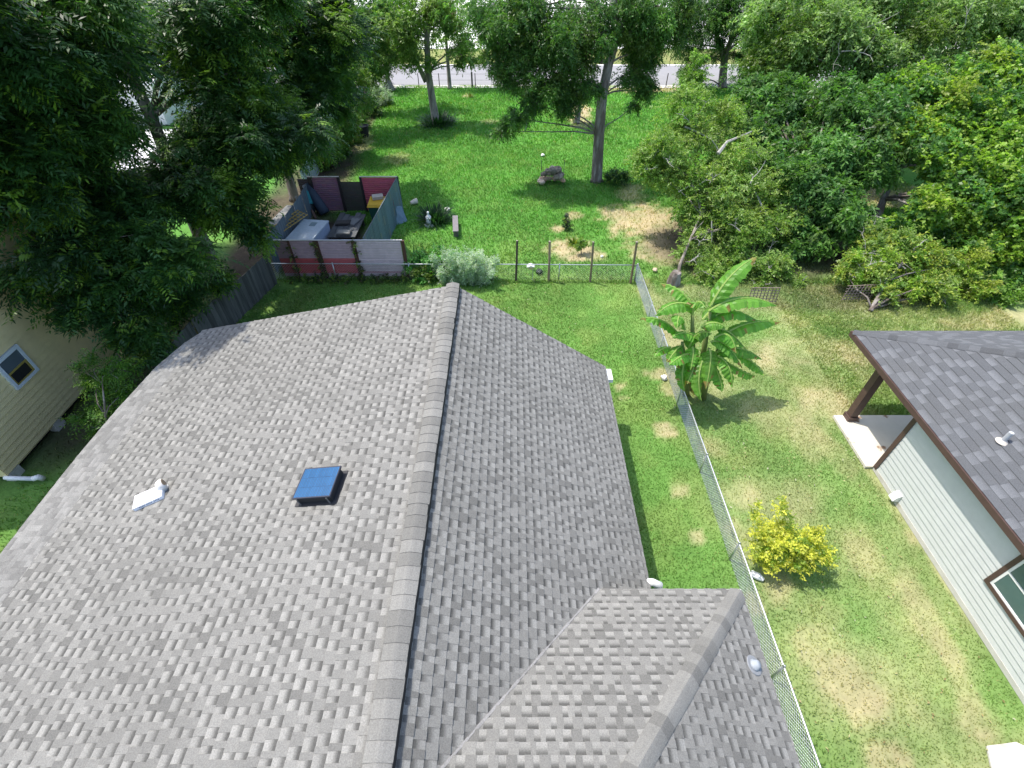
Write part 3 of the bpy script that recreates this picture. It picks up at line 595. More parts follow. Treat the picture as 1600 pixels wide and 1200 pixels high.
def tree(name, base, trunk, r0, lobes, dens, kind, cols, label, cat='tree', seed=1, m=None, bark='bark', leafm='leaf', twigs=0, r1=.35, group=None, limb=True):
    base = Vector(base); t = thing(name, base, label, cat, group); r = np.random.RandomState(seed); R = random.Random(seed)
    pts = [base]+[Vector(p) for p in trunk]; n = len(pts)
    b = MB(); rad = [r0*(1.35 if i == 0 else 1-(1-r1)*i/(n-1)) for i in range(n)]
    if len(pts) > 1:
        pts.insert(1, base.lerp(pts[1], .06)+Vector((0, 0, .02))); rad.insert(1, r0*1.02); b.tube(pts, rad, 12)
    Q, KC = [], []
    for (c, rd) in lobes:
        q, cc, bc = lobecloud(r, c, rd, dens, kind, cols); Q.append(q); KC.append(cc); c = Vector(c)
        if limb and (c.z > 1.5 or r0 < .1):
            # limb leaves the trunk at the nearest lower point
            best = min(range(1, len(pts)), key=lambda i: (pts[i]-c).length+(3 if pts[i].z > c.z else 0)); s = pts[best]; mid = s.lerp(c, .5)+Vector((R.uniform(-.3, .3), R.uniform(-.3, .3), R.uniform(.1, .5)))*min(1, rd*.5)
            rl = min(rad[best]*.6, .03+.035*rd); b.tube([s, s.lerp(mid, .5)+Vector((R.uniform(-.1, .1), 0, .1)), mid, c], [rl, rl*.85, rl*.65, rl*.35], 6)
            for k in range(min(5, len(bc))): e = Vector(bc[k]); b.tube([c, c.lerp(e, .5)+Vector((R.uniform(-.15, .15), R.uniform(-.15, .15), .1)), e], [rl*.35, rl*.22, .008], 4, cap=False)
    if b.v: b.build('trunk', M[bark], t, True)
    quads('crown', np.concatenate(Q), np.concatenate(KC), M[leafm], t)
    if twigs:
        for i in range(twigs):
            b = MB()
            c, rd = lobes[R.randrange(len(lobes))]; c = Vector(c); d = Vector((R.gauss(0, 1), R.gauss(0, 1)-.5, R.gauss(0, .5)+.5)).normalized(); p = c+d*rd*R.uniform(.3, .7)
            pl = [p]; dd = Vector((R.gauss(0, 1), R.gauss(0, 1), R.gauss(0, .4)+.25)).normalized()
            for k in range(4): dd = (dd+Vector((R.gauss(0, .35), R.gauss(0, .35), R.gauss(0, .3)))).normalized(); p = p+dd*rd*.22; pl.append(p)
            rr_ = R.uniform(.012, .03); b.tube(pl, [rr_*1.3, rr_, rr_*.8, rr_*.55, .005], 5)
            for k in (1, 2, 3):
                e = pl[k]+Vector((R.gauss(0, .4), R.gauss(0, .4), R.gauss(.2, .3)))*rd*.35; b.tube([pl[k], pl[k].lerp(e, .5)+Vector((.03, 0, .04)), e], [rr_*.6, rr_*.4, .004], 4, cap=False)
            b.build('bare_twig', M['twig'], t)
    return t
def LB(*a): return [(PY(x, y, Y), r) for (x, y, Y, r) in a]
DG = [(0.035, 0.095, 0.024), (0.046, 0.115, 0.027), (0.061, 0.142, 0.032), (0.032, 0.081, 0.027)]
MG = [(.105,.22,.045),(.125,.25,.05),(.09,.20,.045)]
LG = [(.20,.34,.065),(.23,.37,.075),(.17,.30,.06)]
OG = [(.26,.37,.10),(.30,.40,.11),(.22,.33,.09)]
BG = [(.115,.24,.065),(.145,.29,.075),(.095,.21,.055)]
YG = [(.20,.34,.05),(.26,.39,.055),(.15,.29,.045),(.30,.39,.06)]
# the dark pinnate-leaved trees on the left
tree('pecan_tree', (-16.2, 16.6, 0), [(-16.0, 16.8, 3), (-15.8, 17, 7), (-15.6, 17.2, 11), (-15.4, 17, 15)], .30,
     LB((20, 300, 13.5, 1.9), (120, 385, 14, 1.7), (60, 420, 13.4, 1.1), (175, 455, 13.6, 1.4), (215, 520, 13, .95), (120, 480, 13, .8), (240, 400, 15, 1.6), (45, 180, 15.5, 2.4), (130, 292, 16, 1.9), (-60, 200, 14, 2.6), (-50, 50, 15, 3), (60, 40, 17, 3.0), (160, 300, 16.5, 1.8), (255, 560, 12.6, .55)),
     380, PECAN, DG, 'nearest dark feathery-leaved tree overhanging the tan yellow house at far left', seed=11, leafm='leafdark')
tree('pecan_tree', (-14.6, 21.5, 0), [(-14.6, 21.6, 3), (-14.3, 21.5, 7), (-14.6, 21.8, 12), (-14.2, 22, 16)], .33,
     LB((310, 290, 18, 1.7), (232, 320, 17, 1.35), (375, 310, 19, 1.6), (350, 240, 20, 2.2), (398, 365, 18.5, .8), (345, 435, 17.5, .55), (285, 450, 16.5, 1.1), (250, 485, 15.5, 1.2), (365, 110, 22, 2.2), (310, 25, 22, 2.2), (430, 210, 22, 2.2), (350, 135, 22, 1.2), (375, 10, 24, 2.4), (262, 268, 18.5, .9), (330, 205, 20, 1.0)),
     380, PECAN, DG, 'large dark feathery-leaved tree standing beside the pink panel pen, left of it', seed=12, leafm='leafdark')
tree('pecan_tree', (-20, 24, 0), [(-20, 24, 4), (-20, 24, 9), (-19.5, 24, 14)], .3,
     LB((88, 130, 22, 2.1), (60, 90, 22, 3), (185, 25, 24, 2.3), (120, 20, 24, 3.2), (130, 200, 20, 1.8), (20, 20, 24, 3), (130, 230, 20, 1.2), (215, 285, 20, .9), (180, 350, 19, 1.6), (90, 300, 17, 1.8)),
     330, PECAN, DG, 'dark leafy tree behind the nearest one, left of the bright white gap', seed=13, leafm='leafdark')
tree('pecan_tree', (-13.4, 30, 0), [(-13.3, 30, 3), (-13.5, 30, 8), (-13.0, 30.5, 13)], .28,
     LB((440, 160, 28, 2.6), (470, 90, 30, 3), (500, 30, 32, 3.2), (430, 30, 29, 3), (480, 200, 29, 1.9), (425, 240, 26, 1.5), (510, 150, 31, 1.8), (400, 190, 26, 1.7)),
     300, dict(PECAN, ll=.2, lw=.06), DG+MG[2:], 'dark tree behind the pink panel pen with some yellowish leaf tips', seed=14, leafm='leafdark')
# row of mixed small trees down the left edge of the garden
tree('hedgerow_tree', (-12.6, 35.5, 0), [(-13.2, 36, 2), (-13.8, 36.4, 4), (-13.8, 37, 8)], .16, LB((490, 210, 35, 1.5), (520, 130, 37, 2.0), (535, 195, 38, 1.4), (520, 230, 36, 1.0)), 230, BROAD, MG+BG, 'leaning small tree with pale trunk nearest the pen in the left hedgerow', seed=21, bark='barkpale')
tree('hedgerow_tree', (-12.2, 40.5, 0), [(-12.3, 41, 3), (-12.2, 41, 6), (-12.4, 41.5, 11)], .2, LB((555, 110, 42, 2.2), (540, 50, 43, 2.6), (570, 20, 44, 2.6), (560, 165, 41, 1.2), (590, 90, 44, 1.6)), 210, BROAD, MG+OG, 'mid green tree with a dark trunk over a black tub in the left hedgerow', seed=22)
tree('hedgerow_tree', (-12.8, 49, 0), [(-12.8, 49, 3), (-12.6, 49, 7), (-12.5, 49, 12)], .16, LB((600, 60, 49, 2.4), (620, 20, 50, 2.4), (585, 120, 48, 1.2), (640, 60, 50, 1.8)), 170, FINE, LG+OG, 'bright light green tree farthest along the left hedgerow', seed=23)
pt = thing('palm_tree', G(608, 141), 'dark shaggy palm at the road end of the left hedgerow', 'palm tree')
b = MB(); q = G(608, 141); top = PY(602, 92, q.y); b.tube([q, q.lerp(top, .12), q.lerp(top, .3), q.lerp(top, .6), top], [.75, .5, .25, .2, .28], 10); b.build('trunk', M['bark'], pt, True)
Q, KC = [], []; r = np.random.RandomState(5)
for i in range(34):
    a = r.rand()*6.28; el = r.uniform(-.9, 1.1); d = np.array([math.cos(a)*math.cos(el), math.sin(a)*math.cos(el), math.sin(el)])
    g = (.025, .055, .02) if el > -.2 else (.10, .075, .045)
    q_, c_ = leafcloud(r, np.array([top]), d[None], 1.9, 34, .75, .05, np.array([g]), .45, True, .1); Q.append(q_); KC.append(c_)
for i in range(22):
    a = r.rand()*6.28; q_, c_ = leafcloud(r, np.array([q.lerp(top, .25+.2*r.rand())]), np.array([[math.cos(a)*.4, math.sin(a)*.4, -1]]), 1.2, 16, .5, .05, np.array([(.05, .04, .03)]), .2, True, .1); Q.append(q_); KC.append(c_)
quads('fronds', np.concatenate(Q), np.concatenate(KC), M['leaf'], pt)
tree('silver_bush', G(596, 163), [], .1, LB((590, 150, 51, 1.1), (600, 157, 50.4, .9), (585, 160, 50, .8)), 420, dict(FINE, up=.5, droop=.1, young=0), [(.30, .38, .30), (.25, .33, .27)], 'silvery grey-green bush at the road end of the left hedgerow', 'bush', 24, limb=False)
tree('vine_thicket', (-13.2, 45, 0), [], .1, LB((560, 190, 44, .9), (545, 215, 40, 1.0), (530, 240, 37, .9), (575, 165, 47, 1.0), (510, 250, 35, .8)), 260, BROAD, DG+MG, 'low dark thicket under the left hedgerow trees', 'undergrowth', 25, limb=False)
# garden trees
tree('forked_tree', G(682, 194), [PY(676, 160, 45.2), PY(669, 112, 45), PY(667, 60, 45), PY(672, 5, 45), PY(674, -40, 45)], .34,
     LB((650, 60, 44.6, 1.9), (690, 35, 45, 2.0), (645, 15, 45.5, 2.2), (720, 85, 45, 1.4), (665, 95, 44.5, 1.0), (735, 60, 45.5, 1.3), (700, 5, 45, 2.2), (640, 100, 45, 1.0), (745, 95, 45.5, .8), (620, 45, 45, 1.6)), 120, BROAD, LG+OG, 'young airy light green tree with pale forked trunk in the back lawn', seed=31, bark='barkpale')
b = MB(); s0 = PY(666, 128, 45); b.tube([s0, PY(652, 100, 45.2), PY(638, 60, 45.4), PY(637, 10, 45.6)], [.2, .15, .1, .05], 8); b.build('fork', M['barkpale'], bpy.data.objects['forked_tree'], True)
def spiky(name, c, n, L, wd, cols, label, cat, seed, spread=.6, parent=None, dro=.5, base=.15, seg=5):
    r = random.Random(seed); c = Vector(c); P = []; K = []
    for i in range(n):
        a = r.random()*6.28; e = r.uniform(1-spread, 1.25)*1.2; l = L*r.uniform(.6, 1.1); d = Vector((math.cos(a)*math.cos(e), math.sin(a)*math.cos(e), math.sin(e)))
        p = c+Vector((math.cos(a), math.sin(a), 0))*base*r.random(); side = Vector((-math.sin(a), math.cos(a), 0)); g = Vector(r.choice(cols))*r.uniform(.75, 1.3); prev = None
        for k in range(seg+1):
            s = k/seg; q = p+d*l*s-Vector((0, 0, dro*l*s*s*.6)); wv = side*wd*.5*(1-s**2.2)+side*.002
            if prev: P.append([prev[0], prev[1], q+wv, q-wv]); K.append([tuple(g)]*4)
            prev = (q-wv, q+wv)
    P, K = toarr(P, K); o = quads(name, P, K, M['leaf'], parent)
    if parent is None: tag(o, label, cat)
    return o
spiky('lily_clump', G(680, 192)+Vector((.3, -.2, 0)), 420, 1.15, .09, [(.02, .06, .02), (.03, .08, .025)], 'dark strap-leaved clump around the foot of the forked tree', 'plant', 2, .8, base=1.3)
tree('pole_tree', G(703, 139), [PY(699, 90, 56.3), PY(695, 30, 56), PY(692, -30, 56)], .2, LB((715, 50, 56, 1.5), (685, 60, 56, 1.2), (735, 75, 56, 1.0), (760, 60, 56.5, 1.4), (740, 20, 57, 1.5)), 60, BROAD, LG+OG, 'thin dark trunked tree standing before the road, just right of the forked tree', seed=32)
tree('slender_tree', G(797, 140), [PY(800, 100, 56), PY(803, 75, 56), PY(806, 20, 56)], .22, LB((790, 30, 56, 1.8), (765, 20, 56, 1.4), (820, 50, 56, 1.4)), 60, BROAD, LG+MG, 'slender trunked tree near the road, left of the tall oak, thicker of the pair', seed=33, twigs=8)
tree('slender_tree', G(788, 139), [PY(791, 100, 56), PY(795, 75, 56.4), PY(797, 30, 56.6)], .11, LB((780, 50, 56.4, 1.0), (800, 15, 56.5, 1.2)), 60, BROAD, LG, 'thinner sapling trunk beside the slender tree near the road', seed=34)
tree('oak_tree', G(932, 283), [PY(936, 210, 33), PY(941, 150, 33), PY(951, 100, 33.1), PY(963, 60, 33.2), PY(960, 20, 33.2), PY(955, -30, 33.3)], .35,
     LB((850, 60, 32.5, 2.1), (800, 25, 33, 2.2), (880, 100, 32.4, 1.7), (860, 140, 31.8, 1.2), (905, 30, 33, 2.1), (815, 120, 32.2, 1.3), (805, 185, 31.8, .95), (785, 205, 31.6, .65), (925, 135, 31.7, .8), (840, 10, 33.5, 2), (905, 150, 32, .8),
        (1005, 50, 34, 1.9), (1000, 105, 33.8, 1.3), (1010, 140, 33.6, .9), (992, 165, 33.4, .45), (985, 125, 33.5, .7), (1030, 10, 34.5, 2.3), (985, 25, 34, 1.8), (760, 15, 33.5, 1.3), (1020, 85, 34, 1.0), (880, 170, 31.8, .8), (830, 160, 31.8, .9), (780, 95, 33, 1.1), (1045, 50, 34.5, 1.2), (930, 60, 32.2, 1.2), (880, 50, 32, 1.5), (790, 60, 33, 1.4)),
     300, OAKK, [(.055, .13, .03), (.08, .18, .04), (.11, .23, .05)], 'tall straight-trunked oak in the middle of the back lawn', seed=41, twigs=10, r1=.5)
tree('small_tree', G(901, 192), [PY(905, 170, 45.4), PY(911, 120, 45.2)], .26, LB((895, 140, 45, 1.2), (905, 100, 45, 1.5)), 160, OAKK, DG, 'small tree with short dark trunk in a sandy ring behind the oak', seed=42)
tree('roadside_tree', G(1128, 137), [PY(1131, 100, 57), PY(1135, 80, 57), PY(1150, 45, 57), PY(1180, 25, 57)], .42,
     LB((1080, 45, 56, 2.4), (1085, 85, 56, 1.3), (1130, 15, 57, 2.6), (1060, 10, 56, 2.2), (1160, 50, 58, 1.6), (1110, 55, 56, 1.6), (1180, 20, 58, 2.4), (1155, 85, 57, 1.1), (1075, 115, 55, 1.2), (1065, 65, 55, 1.6), (1100, 20, 57, 2.6), (1145, -10, 57, 3), (1190, 60, 58, 2.0), (1120, 85, 57.5, 1.2)), 210, OAKK, DG+MG, 'dark bushy tree with forking trunk beside the road, right of the oak', seed=43)
b = MB(); b.tube([PY(1132, 95, 57), PY(1120, 60, 57.2), PY(1118, 25, 57.4)], [.3, .24, .12], 8); b.build('fork', M['bark'], bpy.data.objects['roadside_tree'], True)
tree('leaning_tree', G(1178, 134), [PY(1190, 110, 58), PY(1205, 90, 58)], .45, LB((1210, 70, 58, 2.2), (1195, 100, 58, 1.2)), 140, OAKK, MG, 'leaning dark trunk at the roadside, right of the forking tree', seed=44)
tree('sapling', G(1090, 150), [PY(1088, 130, 50), PY(1087, 100, 50)], .08, LB((1085, 115, 50, 1.4), (1095, 135, 49, 1.2), (1075, 140, 49, 1.0), (1092, 90, 50, .8)), 150, BROAD, LG, 'bright green sapling in front of the roadside tree', seed=45)
tree('crape_tree', G(1058, 441), [PY(1062, 415, 21.2), PY(1078, 375, 22.2), PY(1095, 335, 23.2)], .10,
     LB((1080, 165, 27.5, 1.4), (1035, 240, 25.5, 1.5), (1085, 215, 26.5, 1.6), (1038, 268, 25.2, 1.1), (1090, 280, 25, 1.6), (1140, 240, 26, 1.4), (1100, 340, 23.5, 1.5), (1160, 300, 24.5, 1.5), (1150, 360, 22.5, 1.4), (1090, 390, 22, 1.1), (1190, 350, 23, 1.3), (1150, 410, 21.5, 1.1), (1085, 320, 23.8, 1.1), (1010, 260, 25.5, .9), (1130, 190, 27.5, 1.3), (1120, 290, 24.6, 1.5), (1180, 265, 26, 1.2), (1215, 330, 24, 1.2), (1110, 430, 20.8, .8), (1200, 410, 21.5, 1.0), (1180, 445, 20.6, .7), (1225, 425, 21, .5), (1250, 440, 20.5, .4), (1215, 300, 25, 1.0)),
     270, FINE, OG+LG, 'spreading olive-green small tree with bare grey twigs beside the fence corner', seed=51, twigs=34, bark='barkpale')
cr = [o for o in COL.objects if o.name.startswith('crape_tree')][0]
for pl, r_ in (([(1180, 300, 24.2), (1192, 325, 23.4), (1205, 345, 23), (1222, 368, 22.6)], .055), ([(1192, 325, 23.4), (1180, 345, 23.2), (1176, 362, 23)], .025), ([(1070, 198, 26.4), (1090, 206, 26), (1112, 218, 25.6), (1124, 236, 25.3)], .05), ([(1085, 268, 24.6), (1100, 280, 24.4), (1118, 272, 24.3)], .03), ([(1060, 300, 24), (1078, 290, 24), (1100, 296, 24)], .03), ([(1112, 345, 22.6), (1112, 375, 22.2), (1106, 398, 22)], .03), ([(1122, 240, 25.2), (1136, 222, 25.6), (1160, 212, 26.4), (1175, 205, 27)], .10)):
    b = MB(); q = [PY(*p) for p in pl]; b.tube(q, [r_*(1-.75*k/(len(q)-1)) for k in range(len(q))], 6); b.build('bare_branch', M['twig'], cr)
tree('broadleaf_tree', (14.6, 25.5, 0), [(14.4, 25.5, 2.0), (14.6, 26, 3.6)], .3,
     LB((1180, 200, 29, 1.6), (1230, 230, 27.5, 1.9), (1215, 290, 26, 1.4), (1290, 240, 26.5, 2.0), (1260, 330, 24, 1.5), (1310, 320, 23.6, 1.5), (1350, 250, 26, 1.8), (1210, 150, 31, 1.9), (1180, 140, 32, 1.2), (1290, 170, 29, 2.1), (1360, 180, 28, 2.0), (1250, 270, 25, 1.3), (1275, 370, 22.6, .9), (1340, 350, 23, 1.1), (1362, 262, 25, .9), (1400, 230, 26.5, 1.6), (1240, 380, 22.8, .8), (1170, 170, 30, 1.4), (1330, 210, 27, 1.8)),
     290, GLOSSY, BG+MG, 'dense bluish dark green glossy-leaved tree on the right, in front of the tangle', seed=52, twigs=10)
tree('grey_green_tree', (17.5, 34, 0), [(17.5, 34, 3.5), (17.8, 34.3, 6.5)], .3,
     LB((1230, 90, 35, 2.5), (1290, 60, 34, 2.6), (1350, 100, 33, 2.4), (1400, 40, 35, 3.0), (1230, 20, 37, 3.0), (1310, 0, 37, 3), (1470, 60, 34, 2.8), (1420, 110, 32, 2.0), (1480, 0, 37, 3.2), (1560, 40, 36, 3.0), (1620, 20, 36, 3.2), (1200, 60, 38, 1.8), (1540, 90, 33, 1.6), (1600, 90, 33, 1.5)),
     230, BROAD, [(.25, .36, .13), (.20, .31, .10), (.28, .40, .15), (.15, .26, .08)], 'big grey-green tree with bare pale branches at the top right', seed=53, twigs=40, bark='barkpale')
tree('vine_covered_tree', (19.5, 25, 0), [(19.5, 25.5, 2.), (19.8, 26, 3.4)], .25,
     LB((1430, 210, 27, 1.8), (1480, 170, 28.5, 1.9), (1500, 250, 25.5, 2.0), (1560, 190, 27, 2.1), (1455, 255, 25, 1.0), (1590, 270, 24, 2.1), (1530, 320, 23, 1.8), (1460, 330, 22.6, 1.2), (1590, 350, 22, 1.8), (1640, 200, 26, 2.2), (1560, 110, 30, 1.6), (1600, 130, 30, 1.8), (1640, 320, 22, 2), (1480, 300, 24, 1.1), (1570, 410, 21, 1.4), (1400, 150, 29, 1.2), (1450, 130, 30, 1.6), (1500, 130, 30, 1.5), (1520, 380, 21.5, 1.4), (1450, 305, 24, .8), (1395, 355, 22.5, .8), (1600, 440, 20.5, 1.3)),
     270, VINE, YG+MG+BG, 'yellow-green vine-smothered tree at the right edge', seed=54)
tree('yellowing_bush', G(1360, 486), [PY(1385, 440, 19.3), PY(1410, 410, 20)], .09,
     LB((1400, 385, 21, 1.2), (1370, 420, 20, 1.0), (1440, 400, 20.6, 1.1), (1420, 440, 19.6, .95), (1345, 405, 20.6, .8), (1385, 455, 19, .65), (1460, 440, 19.4, .9), (1475, 475, 18.8, .5), (1500, 410, 20.4, 1.0), (1520, 450, 19.5, .9), (1365, 375, 21.5, .9), (1320, 425, 20.2, .5)),
     400, dict(FINE, young=.22, ycol=(.34, .40, .07)), OG+YG, 'sprawling yellowing bush in front of the tangle on the right', 'bush', 55, twigs=16)
tree('green_bush', (17.6, 19.6, 0), [], .1, LB((1550, 450, 19.6, 1.0), (1590, 440, 19.8, 1.2), (1560, 475, 18.9, .6), (1620, 460, 19.6, 1.2)), 210, BROAD, MG+LG, 'mid green bush at the right edge above the blue-grey roof', 'bush', 56, limb=False)
tree('far_thicket', (20, 44, 0), [], .1, LB((1260, 120, 44, 2.5), (1350, 130, 42, 2.5), (1450, 140, 40, 2.5), (1550, 150, 38, 2.5), (1180, 110, 50, 2.0), (1250, 10, 46, 3.5), (1350, 0, 46, 3.5), (1450, 0, 46, 3.6), (1550, 5, 46, 3.6), (1640, 25, 44, 3.5), (1200, 30, 55, 3), (1600, -10, 50, 4)), 130, BROAD, DG+MG, 'shaded far thicket behind the right hand trees', 'undergrowth', 57, limb=False)
tree('garden_shrub', G(962, 283), [], .1, LB((960, 271, 32.6, .55), (974, 277, 32.3, .42), (950, 276, 32.4, .3)), 330, FINE, DG, 'small dark shrub at the right foot of the oak', 'bush', 58, limb=False)
# bushes at the rear fence
tree('leafy_bush', G(670, 441), [], .1, LB((652, 412, 21.2, .62), (680, 405, 21.3, .68), (705, 412, 21.2, .6), (665, 428, 20.9, .5), (655, 398, 21.5, .4)), 560, dict(BROAD, ll=.13, lw=.07, tl=.3), [(.13, .33, .08), (.16, .38, .09)], 'bright green leafy bush spilling over the rear fence beside the pink panels', 'bush', 61, limb=False)
r = np.random.RandomState(62); sv = thing('silver_bush', G(722, 441), 'silvery plumed bush on the rear fence behind the roof peak', 'bush'); Q, KC = [], []
for i in range(58):
    px = r.uniform(690, 762); base_ = np.array(G(px, 441)); base_[1] += r.uniform(-.35, .5); hgt = r.uniform(1.05, 1.85)*(1-.3*abs(px-722)/40); lean = np.array([r.uniform(-.25, .25)+(px-722)*.008, r.uniform(-.3, .2), 1.0])
    n = 55; s = r.rand(n)**.8; p = base_+lean*(hgt*s)[:, None]; d = unit(r.randn(n, 3)*np.array([1, 1, .3])+np.array([0, 0, .9]))
    g = np.array([(.46, .56, .47), (.38, .48, .39), (.56, .63, .56)][i % 3])
    q_, c_ = leafcloud(r, p, d, .20, 7, .11, .03, np.tile(g, (n, 1)), .1); Q.append(q_); KC.append(c_)
quads('foliage', np.concatenate(Q), np.concatenate(KC), M['leaf'], sv)
spiky('iris_plant', G(645, 425)+Vector((0, .5, 0)), 26, 1.5, .11, [(.12, .26, .06), (.16, .30, .07)], 'tall sword-leaved plant with small yellow blooms beside the pink panels', 'plant', 5, .45, base=.35, dro=.3)
spiky('agapanthus_clump', G(680, 345), 300, 1.15, .07, [(.02, .06, .02), (.03, .08, .025), (.025, .07, .03)], 'dark strap-leaved clump behind the white garden statue', 'plant', 6, .75, base=.7)
spiky('yucca_plant', G(897, 381), 70, .62, .07, [(.16, .24, .03), (.28, .30, .04), (.10, .18, .03)], 'yellow-green rosette plant in the sandy bed behind the fence posts', 'plant', 7, .8, base=.12)
spiky('weed_tuft', G(735, 152), 40, .6, .05, [(.18, .16, .05), (.1, .14, .03)], 'small browning tuft near the road in the back lawn', 'plant', 8, .7)
tree('cypress_sapling', G(886, 359), [PY(886, 335, 26.2)], .03, LB((886, 352, 26.1, .30), (886, 344, 26.1, .24), (886, 336, 26.2, .15)), 1500, dict(FINE, tl=.15, ll=.06, lw=.02, up=1), [(.02, .05, .03)], 'small dark cone-shaped sapling in the lawn above the sandy bed', seed=9)
tree('twiggy_sapling', G(908, 398), [PY(908, 385, 23.4), PY(911, 375, 23.4)], .03, LB((911, 378, 23.4, .22), (906, 384, 23.3, .18)), 900, dict(FINE, tl=.18), LG, 'thin light green sapling at the right of the sandy bed', seed=10)
# side yards
tree('yellow_bush', G(1212, 893), [], .05, LB((1195, 850, 6.55, .50), (1235, 850, 6.5, .60), (1215, 832, 6.75, .48), (1270, 862, 6.35, .48), (1200, 878, 6.2, .36), (1292, 868, 6.2, .26), (1245, 875, 6.2, .40), (1185, 835, 6.7, .3), (1275, 838, 6.6, .28), (1178, 805, 7.0, .15), (1183, 790, 7.1, .10), (1225, 800, 7.0, .2), (1228, 786, 7.1, .12)),
     620, dict(BROAD, tl=.22, m=8, ll=.085, lw=.05, young=.45, ycol=(.64, .62, .10), droop=.1, up=.5), [(.36, .42, .07), (.52, .52, .08), (.20, .30, .05)], 'bright yellow-leaved bush in the right side yard by the chain-link fence', 'bush', 71, limb=False)
tree('feathery_shrub', G(178, 700)+Vector((-.3, .3, 0)), [PY(165, 650, 10.4), PY(160, 600, 11)], .05, LB((150, 600, 11.2, .55), (180, 575, 11.4, .5), (165, 640, 10.8, .6), (195, 610, 11.2, .4), (140, 560, 11.6, .3), (125, 655, 10.6, .35), (150, 670, 10.4, .4), (120, 575, 11.4, .22), (190, 650, 10.8, .35)),
     480, dict(PECAN, tl=.55, ll=.12, lw=.03, young=.35, ycol=(.14, .26, .03)), [(.06, .15, .02), (.08, .19, .03)], 'bright green feathery shrub between the grey roof and the tan yellow house', 'bush', 72)
# banana plant
bn = thing('banana_plant', G(1082, 612), 'banana plant with long arching torn leaves leaning over the chain-link fence', 'banana plant')
def banana_leaf(a, m_, c, wd, seed):
    r = random.Random(seed); a, m_, c = Vector(a), Vector(m_), Vector(c); n = 18; P = []; K = []; pts = []
    for i in range(n+1):
        t = i/n; q = m_*2-(a+c)*.5; pts.append(a*(1-t)**2+q*2*t*(1-t)+c*t*t)
    g0 = Vector((.135, .33, .045))*r.uniform(.85, 1.35)+Vector((.02, .0, 0))*r.random()
    ph = r.random()*6
    def sect(i):
        d = (pts[min(i+1, n)]-pts[max(i-1, 0)]).normalized(); up = Vector((0, 0, 1))-d*d.z
        if up.length < .35: up = up+Vector((0, -.6, 0))
        up.normalize(); side = d.cross(up).normalized(); t = i/n
        w_ = wd*.5*(min(1, t*5)**.6)*(1-max(0, (t-.45)/.55)**2.4)+.004
        return side, up, w_
    for i in range(n):
        for sg in (-1, 1):
            tear = r.random() < .14
            row = []
            for j in (i, i+1):
                s, u, w_ = sect(j); wob = 1+.05*math.sin(j*2.1+ph+sg); wj = w_*wob*(.80 if tear and j == i+1 else 1)
                row.append((pts[j], pts[j]+s*sg*wj*.5+u*(-.10*wj+.02*math.sin(j*3+ph)), pts[j]+s*sg*wj+u*(-.55*wj+.03*math.sin(j*3.7+ph))))
            st_ = r.uniform(.78, 1.22)
            for k in (0, 1):
                g = g0*st_*(1.05 if k else .95); P.append([row[0][k], row[0][k+1], row[1][k+1], row[1][k]]); K.append([(.30, .22, .07) if (k and tear and r.random() < .6) or (i > n-3 and seed % 3 == 0) else tuple(g)]*4)
    b = MB()
    for p_, k_ in zip(P, K): b.quad(*p_, col=k_[0])
    b.tube([p+Vector((0, 0, .006)) for p in pts], [.040-.032*i/n for i in range(n+1)], 5, (.46, .56, .18)); b.build('leaf', M['leaf'], bn)
